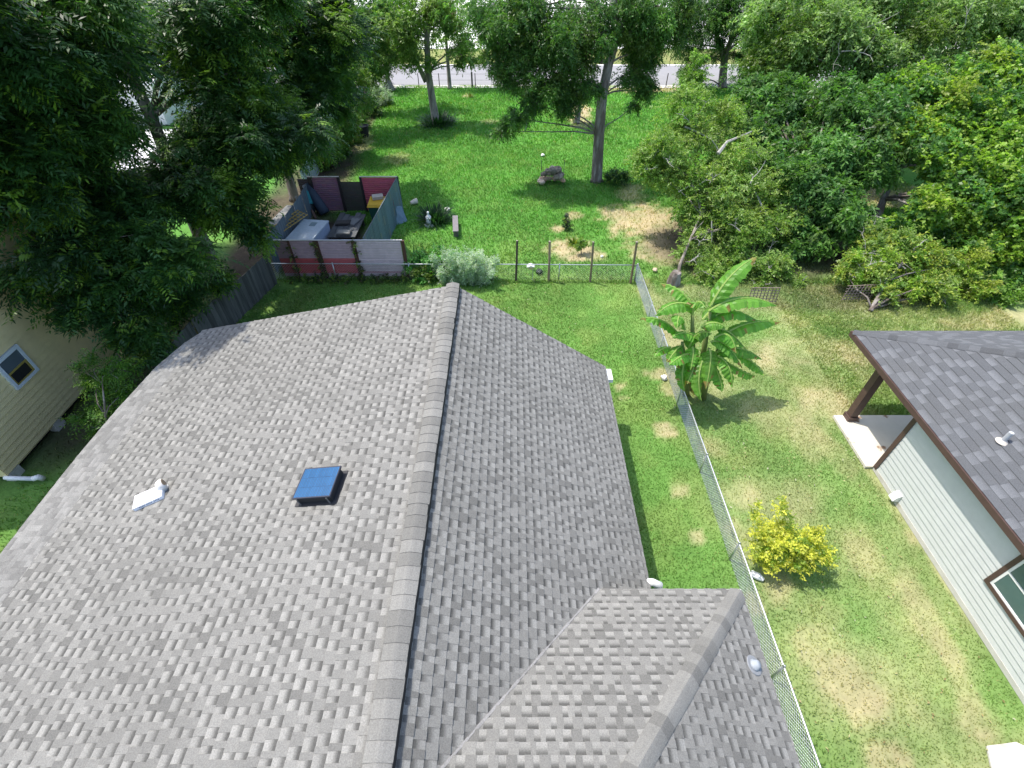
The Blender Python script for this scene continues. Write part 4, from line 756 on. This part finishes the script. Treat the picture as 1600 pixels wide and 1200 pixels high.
BL = [((1111, 477, 13.1), (1143, 430, 13.5), (1183, 401, 13.9), .55), ((1109, 480, 13.1), (1135, 467, 13.5), (1160, 468, 14.0), .5), ((1107, 486, 13.0), (1160, 466, 13.2), (1214, 478, 13.2), .55),
      ((1084, 484, 13.1), (1064, 456, 13.4), (1032, 443, 13.6), .48), ((1080, 479, 13.1), (1052, 475, 13.0), (1024, 494, 12.8), .5), ((1082, 492, 12.8), (1090, 472, 12.7), (1103, 482, 12.4), .45),
      ((1064, 528, 12.9), (1036, 502, 12.9), (1000, 498, 12.8), .42), ((1070, 516, 12.8), (1062, 494, 12.7), (1058, 515, 12.2), .4), ((1105, 506, 13.0), (1140, 486, 13.2), (1186, 503, 13.2), .5),
      ((1134, 522, 12.9), (1172, 505, 13.1), (1220, 503, 13.3), .52), ((1095, 512, 12.7), (1115, 504, 12.7), (1134, 512, 12.6), .42), ((1076, 546, 12.6), (1090, 522, 12.6), (1112, 522, 12.5), .48),
      ((1115, 530, 12.6), (1138, 524, 12.6), (1150, 552, 12.2), .45), ((1118, 552, 12.7), (1155, 545, 12.8), (1191, 562, 12.7), .5), ((1150, 555, 12.8), (1175, 566, 12.8), (1194, 587, 12.4), .42),
      ((1108, 546, 12.4), (1110, 565, 12.1), (1103, 608, 11.6), .5), ((1118, 556, 12.5), (1138, 572, 12.2), (1144, 606, 11.8), .45), ((1082, 542, 12.5), (1083, 555, 12.3), (1079, 578, 12.0), .4),
      ((1064, 540, 12.7), (1054, 550, 12.4), (1042, 566, 12.1), .4), ((1076, 553, 12.4), (1062, 558, 12.2), (1046, 570, 11.9), .42), ((1048, 543, 12.7), (1034, 546, 12.6), (1023, 557, 12.4), .3),
      ((1090, 556, 12.4), (1082, 580, 12.1), (1074, 600, 11.8), .35), ((1100, 558, 12.3), (1092, 590, 11.9), (1096, 626, 11.5), .42), ((1112, 562, 12.4), (1124, 590, 12.1), (1128, 612, 11.8), .4), ((1125, 560, 12.6), (1160, 580, 12.6), (1180, 588, 12.4), .4),
      ((1098, 500, 13.0), (1125, 480, 13.4), (1150, 495, 13.5), .45), ((1090, 530, 12.7), (1070, 520, 12.6), (1050, 528, 12.4), .42), ((1110, 535, 12.6), (1135, 540, 12.5), (1160, 575, 12.2), .42), ((1120, 515, 12.9), (1140, 520, 12.8), (1165, 545, 12.6), .42),
      ((1072, 560, 12.4), (1066, 585, 12.1), (1070, 612, 11.8), .35)]
for i, (a_, m_, c_, wd) in enumerate(BL): banana_leaf(PY(*a_), PY(*m_), PY(*c_), wd*1.12, i+3)
for i, (gx_, gy_, tx, ty, TY) in enumerate([(1085, 612, 1110, 485, 13.05), (1078, 606, 1082, 488, 13.0), (1094, 612, 1128, 530, 12.85), (1072, 616, 1066, 535, 12.75), (1098, 622, 1108, 545, 12.5)]):
    b = MB(); p = G(gx_, gy_); q = PY(tx, ty, TY); b.tube([p, p.lerp(q, .5)+Vector((.05, 0, 0)), q], [.13, .10, .05], 9, (.20, .24, .07)); b.build('pseudostem', M['attr'], bn, True)
b = MB(); rr = random.Random(3)
for i in range(9):
    p = PY(rr.uniform(1070, 1100), rr.uniform(560, 585), 12.4); e = p+Vector((rr.uniform(-.3, .3), rr.uniform(-.4, -.1), -rr.uniform(.5, 1.1))); b.tube([p, p.lerp(e, .5)+Vector((0, -.08, .05)), e], [.02, .05, .012], 5, rr.choice([(.45, .36, .06), (.28, .20, .08)]))
b.build('withered_leaf', M['attr'], bn)

# ================================================================ PANEL PEN behind the rear fence
def corr(bm, a, b_, z0, z1, nrm, cols, pitch=.085, amp=.014, vertical=False):
    """corrugated sheet between ground points a,b; horizontal ridges. cols: function(z fraction, u) -> colour"""
    a = Vector(a); b_ = Vector(b_); nrm = Vector(nrm); n = int((z1-z0)/(pitch/2)); L = (b_-a); m = 6
    for i in range(n):
        za = z0+(z1-z0)*i/n; zb = z0+(z1-z0)*(i+1)/n; oa = amp*(1 if i % 2 else -1); ob = -oa
        for k in range(m):
            p = a+L*k/m; q = a+L*(k+1)/m; c = cols(i/n, k/m)
            bm.quad((p.x+nrm.x*oa, p.y+nrm.y*oa, za), (q.x+nrm.x*oa, q.y+nrm.y*oa, za), (q.x+nrm.x*ob, q.y+nrm.y*ob, zb), (p.x+nrm.x*ob, p.y+nrm.y*ob, zb), c)
YF = 21.03
def fx(px, py): return PY(px, py, YF).x
zt = PY(600, 375, YF).z
pen = thing('pink_panel_wall', (fx(530, 375), YF, 0), 'faded pink corrugated panel wall with brown posts behind the rear chain-link fence', 'wall')
panels = [(426, 448, (.24, .16, .18), (.28, .06, .06), .50), (449, 488, (.46, .31, .35), (.50, .09, .09), .52), (496, 548, (.52, .36, .39), (.52, .11, .11), .50), (554, 625, (.62, .49, .50), (.50, .28, .30), .14)]
for (x0, x1, ct, cb, spl) in panels:
    b = MB(); rr = random.Random(x0)
    def cf(z, u, ct=ct, cb=cb, spl=spl):
        c = ct if z > spl else cb
        if z < .07: c = tuple(v*.9+.05 for v in ct)
        g = rr.uniform(.94, 1.05); return tuple(v*g for v in c)
    corr(b, (fx(x0, 375), YF, 0), (fx(x1, 375), YF, 0), .08, zt-.02, (0, -1, 0), cf); b.build('corrugated_panel', M['attrmetal'], pen)
b = MB(); b.bx((fx(426, 375), YF-.03, zt-.02), (fx(628, 375), YF+.03, zt+.012), (.62, .58, .58)); b.build('top_rail', M['attr'], pen)
for (x0, x1) in ((448, 451), (488, 496), (548, 554), (626, 631)):
    b = MB(); b.bx((fx(x0, 375), YF-.05, 0), (fx(x1, 375), YF+.06, zt-.03), (.10, .045, .032)); b.build('post', M['attr'], pen)
tree('creeper_vine', (fx(492, 375), YF-.15, 0), [], .02, [(Vector((fx(472+x, 375)*0+fx(x, 375), YF-.12, z)), .22) for x, z in ((491, 1.9), (492, 1.5), (493, 1.1), (492, .7), (494, .35), (551, 1.9), (552, 1.5), (553, .9), (555, .5), (450, 1.7), (451, 1.2), (452, .6))]+[(Vector((fx(x, 375), YF-.3, .18)), .3) for x in range(440, 632, 13)],
     230, dict(FINE, tl=.2, ll=.07, lw=.045), [(.05, .09, .03), (.09, .12, .04), (.10, .09, .05)], 'thin creeper growing up the brown posts and foot of the pink panel wall', 'vine', 81, limb=False)
YB = 28.4
bw = thing('maroon_panel_wall', (PY(550, 300, YB).x, YB, 0), 'back wall of the pen with purple and maroon panels and a brown board gate', 'wall'); zb = PY(560, 277, YB).z
def bxp(px): return PY(px, 277, YB).x
for (x0, x1, c, nm, zz) in ((486, 528, (.30, .15, .20), 'corrugated_panel', zb), (563, 620, (.58, .13, .17), 'corrugated_panel', zb), (530, 562, (.085, .075, .06), 'board_gate', zb-.25), (463, 484, (.06, .045, .05), 'corrugated_panel', zb-.1)):
    b = MB(); rr = random.Random(x0); corr(b, (bxp(x0), YB, 0), (bxp(x1), YB, 0), .02, zz, (0, -1, 0), lambda z, u, c=c: tuple(v*rr.uniform(.9, 1.1) for v in c), .11, .02 if 'panel' in nm else .006); b.build(nm, M['attr'], bw)
for (x0, x1, c) in ((480, 486, (.03, .02, .02)), (526, 530, (.03, .02, .02)), (561, 564.5, (.03, .02, .02)), (619, 622, (.04, .04, .045))):
    b = MB(); b.bx((bxp(x0), YB-.07, 0), (bxp(x1), YB+.07, zb+.02), c); b.build('post', M['attr'], bw)
for (x0, x1) in ((480, 529), (562, 620)):
    b = MB(); b.bx((bxp(x0), YB-.04, zb+.021), (bxp(x1), YB+.05, zb+.05), (.62, .55, .50)); b.build('top_rail', M['attr'], bw)
# right wall of weathered blue sheets
bs = thing('blue_board_wall', (-6.75, 25, 0), 'weathered blue-grey sheet wall on the right side of the pen', 'wall'); pa = Vector((-6.86, YF+.2, 0)); pbb = Vector((-6.5, YB-.05, 0)); rr = random.Random(31); n = 9
for i in range(n):
    a_ = pa.lerp(pbb, i/n); c_ = pa.lerp(pbb, (i+1)/n+.004); g = rr.uniform(.75, 1.2); lean = rr.uniform(.02, .10); z_ = 2.02+rr.uniform(-.07, .05)
    b = MB(); m = 8
    for k in range(m):
        p, q = a_.lerp(c_, k/m), a_.lerp(c_, (k+1)/m); o1 = .014*(1 if k % 2 else -1); g2 = g*rr.uniform(.85, 1.15)
        for zz in range(4):
            z0_, z1_ = z_*zz/4, z_*(zz+1)/4; l0, l1 = lean*(1-zz/4), lean*(1-(zz+1)/4); cc = (.105*g2, .165*g2, .195*g2) if rr.random() > .12 else (.17, .19, .18)
            b.quad((p.x+l0+o1, p.y, z0_), (q.x+l0-o1, q.y, z0_), (q.x+l1-o1, q.y, z1_), (p.x+l1+o1, p.y, z1_), cc)
    b.build('corrugated_sheet', M['attrmetal'], bs)
b = MB(); b.bar((-6.9, YF+.2, 1.95), (-6.54, YB, 1.95), .05, .09, (.10, .13, .14)); b.bar((-6.9, YF+.2, .6), (-6.54, YB, .6), .05, .09, (.10, .13, .14)); b.build('rail', M['attr'], bs)
b = MB(); p = G(628, 345); b.quad(p+Vector((-.15, -.5, 0)), p+Vector((.35, -.1, 0)), p+Vector((.05, .2, .8)), p+Vector((-.35, -.3, 1.0)), (.16, .25, .32)); b.prism([p+Vector((-.2, -.55, 0)), p+Vector((.3, -.15, 0)), p+Vector((0, .15, .8)), p+Vector((-.4, -.35, 1.0))], (-.03, .03, 0), (.16, .24, .31)); o = b.build('loose_sheet', M['attr'], loc=p); tag(o, 'loose blue sheet leaning on the outside of the blue board wall', 'metal sheet')
# pale blue sheet fence down the left edge
tf = thing('pale_blue_fence', (-13.2, 30, 0), 'long pale blue sheet fence running back under the left hedgerow', 'fence')
TP = [Vector((-11.6, 21.5, 0)), Vector((-11.7, 28.6, 0)), Vector((-12.6, 30, 0)), Vector((-13.9, 40, 0)), Vector((-13.4, 47, 0)), Vector((-13.4, 53, 0))]; rr = random.Random(8)
for i in range(len(TP)-1):
    L = (TP[i+1]-TP[i]).length; n = max(1, int(L/1.2))
    for k in range(n):
        a_, c_ = TP[i].lerp(TP[i+1], k/n), TP[i].lerp(TP[i+1], (k+.97)/n); b = MB(); m = 10; g = rr.uniform(.8, 1.15); z_ = 1.7+rr.uniform(-.12, .1)
        for j in range(m):
            p, q = a_.lerp(c_, j/m), a_.lerp(c_, (j+1)/m); o1 = .014*(1 if j % 2 else -1); b.quad((p.x+o1, p.y, 0), (q.x-o1, q.y, 0), (q.x-o1, q.y, z_), (p.x+o1, p.y, z_), (.33*g, .43*g, .47*g) if i else (.15*g, .19*g, .21*g))
        b.build('corrugated_sheet', M['attrmetal'], tf)
# things in the pen
q = G(478, 362, .9); frz = thing('chest_freezer', (q.x, q.y, 0), 'long pale blue-white chest freezer inside the pen', 'freezer')
R_ = Matrix.Rotation(-.12, 3, 'Z'); b = MB(); b.box((q.x, q.y, .44), (1.35, 2.6, .80), R_, (.40, .48, .62)); b.box((q.x, q.y, .02), (1.2, 2.4, .04), R_, (.1, .1, .1)); b.build('cabinet', M['attr'], frz)
b = MB(); b.box((q.x, q.y, .88), (1.4, 2.66, .075), R_, (.55, .62, .68)); b.build('lid', M['attr'], frz)
b = MB(); b.box((q.x+.15, q.y+.8, .925), (.32, .42, .012), R_, (.22, .30, .33)); b.build('lid_patch', M['attr'], frz)
q = G(455, 345, 1.2); lc = thing('lattice_crate', (q.x, q.y, .95), 'yellow-orange open slatted rack lying on the junk left of the chest freezer', 'rack'); b = MB(); dv = Vector((.35, 1, 0)).normalized(); sv_ = Vector((-1, .35, .35)).normalized()
for i in range(9): p = q+dv*(-.95+i*.24); b.bar(p-sv_*.28, p+sv_*.28, .05, .03, (.42, .28, .09))
for s_ in (-.28, -.09, .1, .28): b.bar(q+sv_*s_-dv*1.0+Vector((0, 0, .03)), q+sv_*s_+dv*1.0+Vector((0, 0, .03)), .05, .03, (.46, .31, .10))
b.build('slats', M['attr'], lc)
b = MB(); jq = G(450, 350, .5); jq.z = 0; b.box(jq+Vector((-.1, .1, .48)), (.7, 2.3, .9), R_, (.16, .17, .17)); b.box(jq+Vector((-.1, .1, .95)), (.8, 2.4, .05), R_, (.22, .22, .21)); o = b.build('workbench', M['attr'], loc=jq); tag(o, 'grey cabinet bench under the yellow-orange slatted rack', 'bench')
b = MB(); p0 = G(508, 333, .12); p1 = PY(478, 288, p0.y+.6); rr = random.Random(2)
b.tube([p0, p0.lerp(p1, .3)+Vector((.03, 0, -.03)), p0.lerp(p1, .7), p1], [.30, .29, .27, .25], 14, (.055, .075, .11)); b.tube([p1, p1+(p1-p0).normalized()*.01], [.2, .05], 14, (.02, .02, .03)); o = b.build('rolled_tarp', M['attr'], None, True, loc=(p0.x, p0.y, 0)); tag(o, 'thick dark blue rolled tarp leaning against the back left corner of the pen', 'rolled tarp')
b = MB(); q = PY(480, 305, 28.0); b.prism([q+Vector((-.2, -.1, -.4)), q+Vector((.25, -.1, -.45)), q+Vector((.12, 0, .25)), q+Vector((-.05, 0, .3))], (0, -.04, 0), (.08, .42, .45)); b.bar(q+Vector((0, 0, -.4)), Vector((q.x+.2, q.y-.3, 0)), .04, .04, (.1, .1, .1)); o = b.build('teal_sheet', M['attr'], loc=(q.x, q.y, 0)); tag(o, 'bright teal scrap hanging beside the rolled tarp', 'plastic sheet')
for (x, y, x2, y2, c, lb) in ((487, 338, 470, 300, (.10, .07, .06), 'dark brown plank leaning left of the rolled tarp'), (478, 344, 462, 306, (.25, .28, .32), 'pale grey plank leaning behind the chest freezer'), (494, 342, 482, 318, (.20, .11, .08), 'short reddish plank leaning beside the foot of the rolled tarp')):
    p0 = G(x, y); p1 = PY(x2, y2, p0.y+.8); b = MB(); b.bar(p0+Vector((0, 0, .02)), p1, .12, .04, c); o = b.build('leaning_plank', M['attr'], loc=p0); tag(o, lb, 'plank', 'planks leaning in the pen')
q = G(594, 345); rb = thing('wheelie_bin', q, 'green bin with a bright yellow lid in the right corner of the pen', 'bin')
b = MB(); b.hexa([q+Vector(v) for v in ((-.33, -.33, .03), (.33, -.33, .03), (.33, .33, .03), (-.33, .33, .03), (-.42, -.42, 1.0), (.42, -.42, 1.0), (.42, .42, 1.0), (-.42, .42, 1.0))], (.015, .10, .075)); b.build('body', M['attr'], rb)
b = MB(); b.hexa([q+Vector(v) for v in ((-.47, -.5, 1.0), (.47, -.5, 1.0), (.47, .47, 1.0), (-.47, .47, 1.0), (-.42, -.42, 1.12), (.42, -.42, 1.12), (.4, .42, 1.26), (-.4, .42, 1.26))], (.72, .45, .04)); b.build('lid', M['attr'], rb)
b = MB(); 
for s_ in (-.3, .3): b = MB(); b.tube([q+Vector((s_-.04, .38, .13)), q+Vector((s_+.04, .38, .13))], .13, 12, (.02, .02, .02)); b.build('wheel', M['attr'], rb)
b = MB(); b.box(q+Vector((.05, .25, 1.3)), (.6, .45, .16), Matrix.Rotation(.3, 3, 'Z'), (.55, .50, .42)); o = b.build('cardboard_piece', M['attr'], loc=q+Vector((.05, .25, 1.22))); tag(o, 'crumpled pale cardboard on top of the yellow bin lid', 'cardboard')
q = G(545, 368); tb = thing('plank_table', q, 'low grey plank table in the middle of the pen', 'table'); b = MB()
for i in range(5): b.bx((q.x-.75+i*.30, q.y-1.2, .48), (q.x-.75+i*.30+.28, q.y+1.7-(i % 3)*.2, .53), tuple([(.11, .115, .12)[j]*(.8+.08*((i*3) % 5)) for j in range(3)]))
b.build('table_top', M['attr'], tb)
for sx_, sy_ in ((-.65, -1), (.6, -1), (-.65, 1.1), (.6, 1.1)):
    b = MB(); b.bx((q.x+sx_-.05, q.y+sy_-.05, 0), (q.x+sx_+.05, q.y+sy_+.05, .478), (.08, .08, .075)); b.build('leg', M['attr'], tb)
def slabthing(name, px, py, z, sz, rot, col, lb, cat):
    q = G(px, py, z+sz[2]); c = Vector((q.x, q.y, z+sz[2]/2)); b = MB(); Rm = Matrix.Rotation(rot, 3, 'Z')
    b.box(c, sz, Rm, col); b.box(c+Vector((0, 0, sz[2]/2+.012)), (sz[0]*.86, sz[1]*.8, .02), Rm, tuple(v*1.35 for v in col)); o = b.build(name, M['attr'], loc=(c.x, c.y, z)); tag(o, lb, cat)
slabthing('flat_box', 537, 362, .535, (.68, .5, .16), .03, (.16, .165, .16), 'flat pale grey box on the near end of the plank table', 'box')
slabthing('charred_tray', 536, 347, .535, (.8, .5, .10), .1, (.035, .032, .03), 'dark tray of rubble on the far end of the plank table', 'tray')
slabthing('stone_slab', 552, 346, .535, (.55, .9, .05), -.3, (.13, .135, .14), 'grey stone slab on the right side of the plank table', 'slab')

# ================================================================ SMALL THINGS in the garden
q = G(671, 352); st_ = thing('garden_statue', q, 'small white robed garden statue on a round base', 'statue')
b = MB(); b.lathe(q, [(.30, .0), (.31, .05), (.27, .09), (.20, .10)], 18); b.build('base', M['white'], st_)
b = MB(); b.lathe(q, [(.19, .10), (.17, .25), (.13, .42), (.14, .52), (.10, .60), (.045, .64), (.055, .67), (.075, .72), (.07, .78), (.03, .82)], 14); b.tube([q+Vector((-.12, -.02, .54)), q+Vector((-.10, -.12, .44)), q+Vector((0, -.15, .47))], [.04, .035, .025], 6); b.tube([q+Vector((.12, -.02, .54)), q+Vector((.10, -.12, .44)), q+Vector((0, -.15, .47))], [.04, .035, .025], 6); b.build('figure', M['white'], st_, True)
p0, p1 = G(712, 362, .42), G(711, 333, .42); gbn = thing('garden_bench', (p0+p1)/2-Vector((0, 0, .42)), 'narrow grey plank bench on the lawn right of the white statue', 'bench')
b = MB(); p1 = p0+(p1-p0).normalized()*min(1.9, (p1-p0).length); b.bar(p0, p1, .30, .06, (.20, .18, .19)); b.build('seat', M['attr'], gbn)
for s_ in (.15, .85):
    p = p0.lerp(p1, s_); b = MB(); b.bx((p.x-.13, p.y-.06, 0), (p.x+.13, p.y+.06, .385), (.15, .13, .13)); b.build('leg', M['attr'], gbn)
def rock(bm, c, r_, rr, col):
    n = 8; prof = []
    vs = []; m = 6
    for i in range(m):
        a = math.pi*(i+.5)/m
        for k in range(n):
            f = r_*rr.uniform(.8, 1.15); vs.append(Vector(c)+Vector((f*math.sin(a)*math.cos(6.283*k/n), f*math.sin(a)*math.sin(6.283*k/n), f*.75*math.cos(a))))
    fs = [(i*n+k, i*n+(k+1) % n, (i+1)*n+(k+1) % n, (i+1)*n+k) for i in range(m-1) for k in range(n)]+[tuple(range(n)), tuple(range((m-1)*n, m*n))[::-1]]
    bm.add(vs, [f[::-1] for f in fs], col)
q = G(862, 291); gt = thing('rock_grotto', q, 'small rock grotto mound with a dark hollow in the back lawn left of the oak', 'rockery'); rr = random.Random(12)
for i in range(30):
    a = i/30*2*math.pi*2; lay = i//10; rad_ = (.78, .66, .5)[lay]; c = q+Vector((rad_*math.cos(a+lay), .5*rad_*math.sin(a+lay)+.45, .18+lay*.36))
    g = rr.choice([(.30, .24, .19), (.22, .19, .16), (.34, .30, .27), (.38, .27, .20)]) if lay == 0 else rr.choice([(.12, .11, .10), (.20, .19, .18), (.09, .09, .08)])
    b = MB(); rock(b, c, rr.uniform(.13, .24), rr, tuple(v*x for v, x in zip(g, (2.1, 1.85, 1.6)))); b.build('rock', M['attr'], gt)
for sx_ in (-.7, .75):
    b = MB(); b.tube([q+Vector((sx_, .3, 0)), q+Vector((sx_, .3, 1.55))], .018, 6, (.10, .10, .09)); b.build('stake', M['attr'], gt)
def stone(px, py, r_, col, lb, nm='white_stone', cat='stone', seed=1):
    q = G(px, py); b = MB(); rock(b, q+Vector((0, 0, r_*.6)), r_, random.Random(seed), col); o = b.build(nm, M['attr'], loc=q); tag(o, lb, cat)
stone(699, 331, .20, (.72, .70, .64), 'white stone at the right edge of the dark strap-leaved clump')
stone(940, 402, .09, (.85, .85, .82), 'small white stone on the lawn right of the sandy bed', seed=2)
stone(848, 244, .14, (.8, .8, .78), 'tiny white stone on the lawn above the rock grotto', seed=3)
stone(842, 427, .18, (.02, .035, .025), 'black lump in the grass behind the rear fence', 'black_pot', 'pot', 4)
stone(1037, 592, .13, (.62, .60, .58), 'pale rock against the right fence under the banana leaves', seed=5)
stone(1023, 424, .14, (.55, .42, .30), 'tan rock behind the fence corner', seed=6)
q = G(652, 318); b = MB(); dq = Vector((-.5, -.3, 0)).normalized(); b.tube([q+Vector((0, 0, .16)), q+dq*.12+Vector((0, 0, .16)), q+dq*.42+Vector((0, 0, .13))], [.17, .16, .10], 12, (.68, .62, .50)); o = b.build('flower_pot', M['attr'], loc=q); tag(o, 'cream flower pot lying on its side near the blue board wall', 'pot')
q = G(832, 438); fd = thing('bird_feeder', q, 'small white-roofed bird feeder on a thin rod behind the rear fence', 'bird feeder')
b = MB(); b.tube([q, q+Vector((0, 0, .75))], .012, 6, (.5, .5, .5)); b.build('rod', M['attr'], fd)
c = q+Vector((-.12, 0, .78)); b = MB(); b.bx((c.x-.10, c.y-.08, c.z-.14), (c.x+.12, c.y+.08, c.z), (.55, .45, .25)); b.build('box', M['attr'], fd); b = MB(); b.prism([c+Vector((-.17, -.13, .01)), c+Vector((.01, -.13, .09)), c+Vector((.19, -.13, .01))], (0, .26, 0), (.8, .8, .78)); b.build('roof', M['attr'], fd)
for (x, y, w_, lb) in ((1190, 473, 1.25, 'weathered lattice trellis panel under the olive-green tree'), (1335, 470, 1.2, 'broken lattice trellis panel lying behind the yellowing bush')):
    q = G(x, y); b = MB(); tilt = .35 if x > 1300 else 0
    for i in range(9):
        u = -w_/2+w_*i/8; b.bar(q+Vector((u, 0, .02)), q+Vector((u+tilt*.5, .12, .75)), .035, .012, (.24, .19, .16))
    for k in range(6):
        z = .08+k*.13; b.bar(q+Vector((-w_/2, .02*k, z)), q+Vector((w_/2+tilt*.3, .02*k, z+tilt*.2)), .035, .012, (.22, .175, .15))
    o = b.build('lattice_trellis', M['attr'], loc=q); tag(o, lb, 'trellis')
q = G(1180, 902); b = MB(); b.tube([q+Vector((-.12, .08, .08)), q+Vector((.06, -.02, .08)), q+Vector((.16, -.1, .06))], [.09, .10, .05], 10, (.75, .75, .76)); b.tube([q+Vector((.16, -.1, .06)), q+Vector((.18, -.11, .06))], [.045, .02], 8, (.02, .02, .02)); o = b.build('white_bottle', M['attr'], loc=q); tag(o, 'white bottle lying in the grass beside the chain-link fence', 'bottle')
q = G(568, 213); b = MB(); b.lathe(q, [(.42, 0), (.5, .75), (.56, .8), (.5, .8), (.44, .7)], 16, (.012, .012, .013)); o = b.build('black_tub', M['attr'], loc=q); tag(o, 'black tub under the left hedgerow', 'tub')
q = G(1052, 443); b = MB(); b.tube([q, q+Vector((0, 0, .45)), q+Vector((.05, 0, .62))], [.33, .26, .22], 10, (.17, .14, .12)); b.tube([q+Vector((.05, 0, .62)), q+Vector((.05, 0, .63))], [.2, .05], 10, (.25, .2, .15)); o = b.build('tree_stump', M['bark'], loc=q); tag(o, 'grey tree stump at the foot of the olive-green tree', 'stump')
# far wire fence by the road
ff = thing('wire_fence', (-6, 56.2, 0), 'thin dark wire fence on rusty posts along the road', 'fence')
for px in (655, 687, 738, 743, 777, 820, 860, 1000, 1040):
    p = G(px, 137); b = MB(); b.tube([p, p+Vector((0, 0, 1.25 if px != 738 else 1.35))], .045 if px != 738 else .09, 6, (.05, .045, .04)); b.build('post', M['attr'], ff)
b = MB(); 
for z in (.15, .7, 1.22): b.tube([(-8.5, 56.4, z), (6, 56.4, z)], .011, 4, (.12, .12, .11))
b.build('wire', M['attr'], ff)
# beyond the road
p = G(690, 70); b0 = PY(691, 70, 78); sg = thing('roadside_sign', (b0.x, 78, 0), 'small faded red sign on a post across the road, behind the thin dark trunk', 'sign')
c = PY(702, 18, 78); sg.location = (c.x, 78, 0); sg['_o'] = (c.x, 78, 0)
b = MB(); b.tube([(c.x, 78, 0), (c.x, 78, c.z)], .06, 6, (.4, .4, .4)); b.build('post', M['attr'], sg); b = MB(); b.lathe((0, 0, 0), [(.95, -.02), (.95, .02)], 8, (.40, .16, .18))
b.v = [(c.x+v[0], 77.9+v[2], c.z+v[1]) for v in b.v]; b.build('board', M['attr'], sg)
sh = thing('white_metal_building', (-40, 55, 0), 'bright white metal-roofed building seen through the gap in the dark trees', 'building')
b = MB()
b.prism([(-50, 44, 3.2), (-28, 44, 3.2), (-28, 52, 4.6), (-50, 52, 4.6)], (0, 0, -.12), (.85, .85, .86)); b.prism([(-28, 60, 3.2), (-50, 60, 3.2), (-50, 52.01, 4.6), (-28, 52.01, 4.6)], (0, 0, -.12), (.85, .85, .86))
for i in range(1, 28): x = -50+i*.8; b.bar((x, 44, 3.23), (x, 52, 4.63), .05, .05, (.78, .78, .8))
b.build('roof', M['attrmetal'], sh); b = MB(); b.bx((-49.5, 44.5, 0), (-28.5, 59.5, 3.05), (.6, .6, .6)); b.build('wall', M['attr'], sh)
sheet('driveway', -60, -24, 33, 43.5, .03, mat('white_gravel', (.8, .79, .77), .95, 3, .1), 'bright white gravel drive behind the dark trees')

# ================================================================ fallen leaves on the lawns
r = np.random.RandomState(91); n = 3400; x = np.concatenate([r.uniform(6.2, 18, 1600), r.uniform(-12, 6, 700), r.uniform(-13, 16, n-2300)]); y = np.concatenate([r.uniform(1, 20.5, 1600), r.uniform(11.8, 21, 700), r.uniform(21, 45, n-2300)])
k = ~(((x > 11.2) & (y < 13.2)) | ((x > -11.7) & (x < -6.4) & (y > 20.9) & (y < 28.6)) | ((x < 3) & (y < 12.2))); x = x[k]; y = y[k]; n = len(x)
p = np.stack([x, y, .045+.03*r.rand(n)], -1); a = r.rand(n)*6.28; d = np.stack([np.cos(a), np.sin(a), .2*r.randn(n)], -1); sd = np.stack([-np.sin(a), np.cos(a), .3*r.randn(n)], -1); L = (.02+.025*r.rand(n))[:, None]
P = np.stack([p-d*L, p+sd*L*.45, p+d*L, p-sd*L*.45], 1); K = np.array([(.42, .33, .16), (.30, .22, .11), (.50, .45, .24), (.55, .50, .40)])[r.randint(4, size=n)]
tag(quads('fallen_leaves', P, K, M['leaf']), 'scattered dry fallen leaves', 'leaves', kind='stuff')
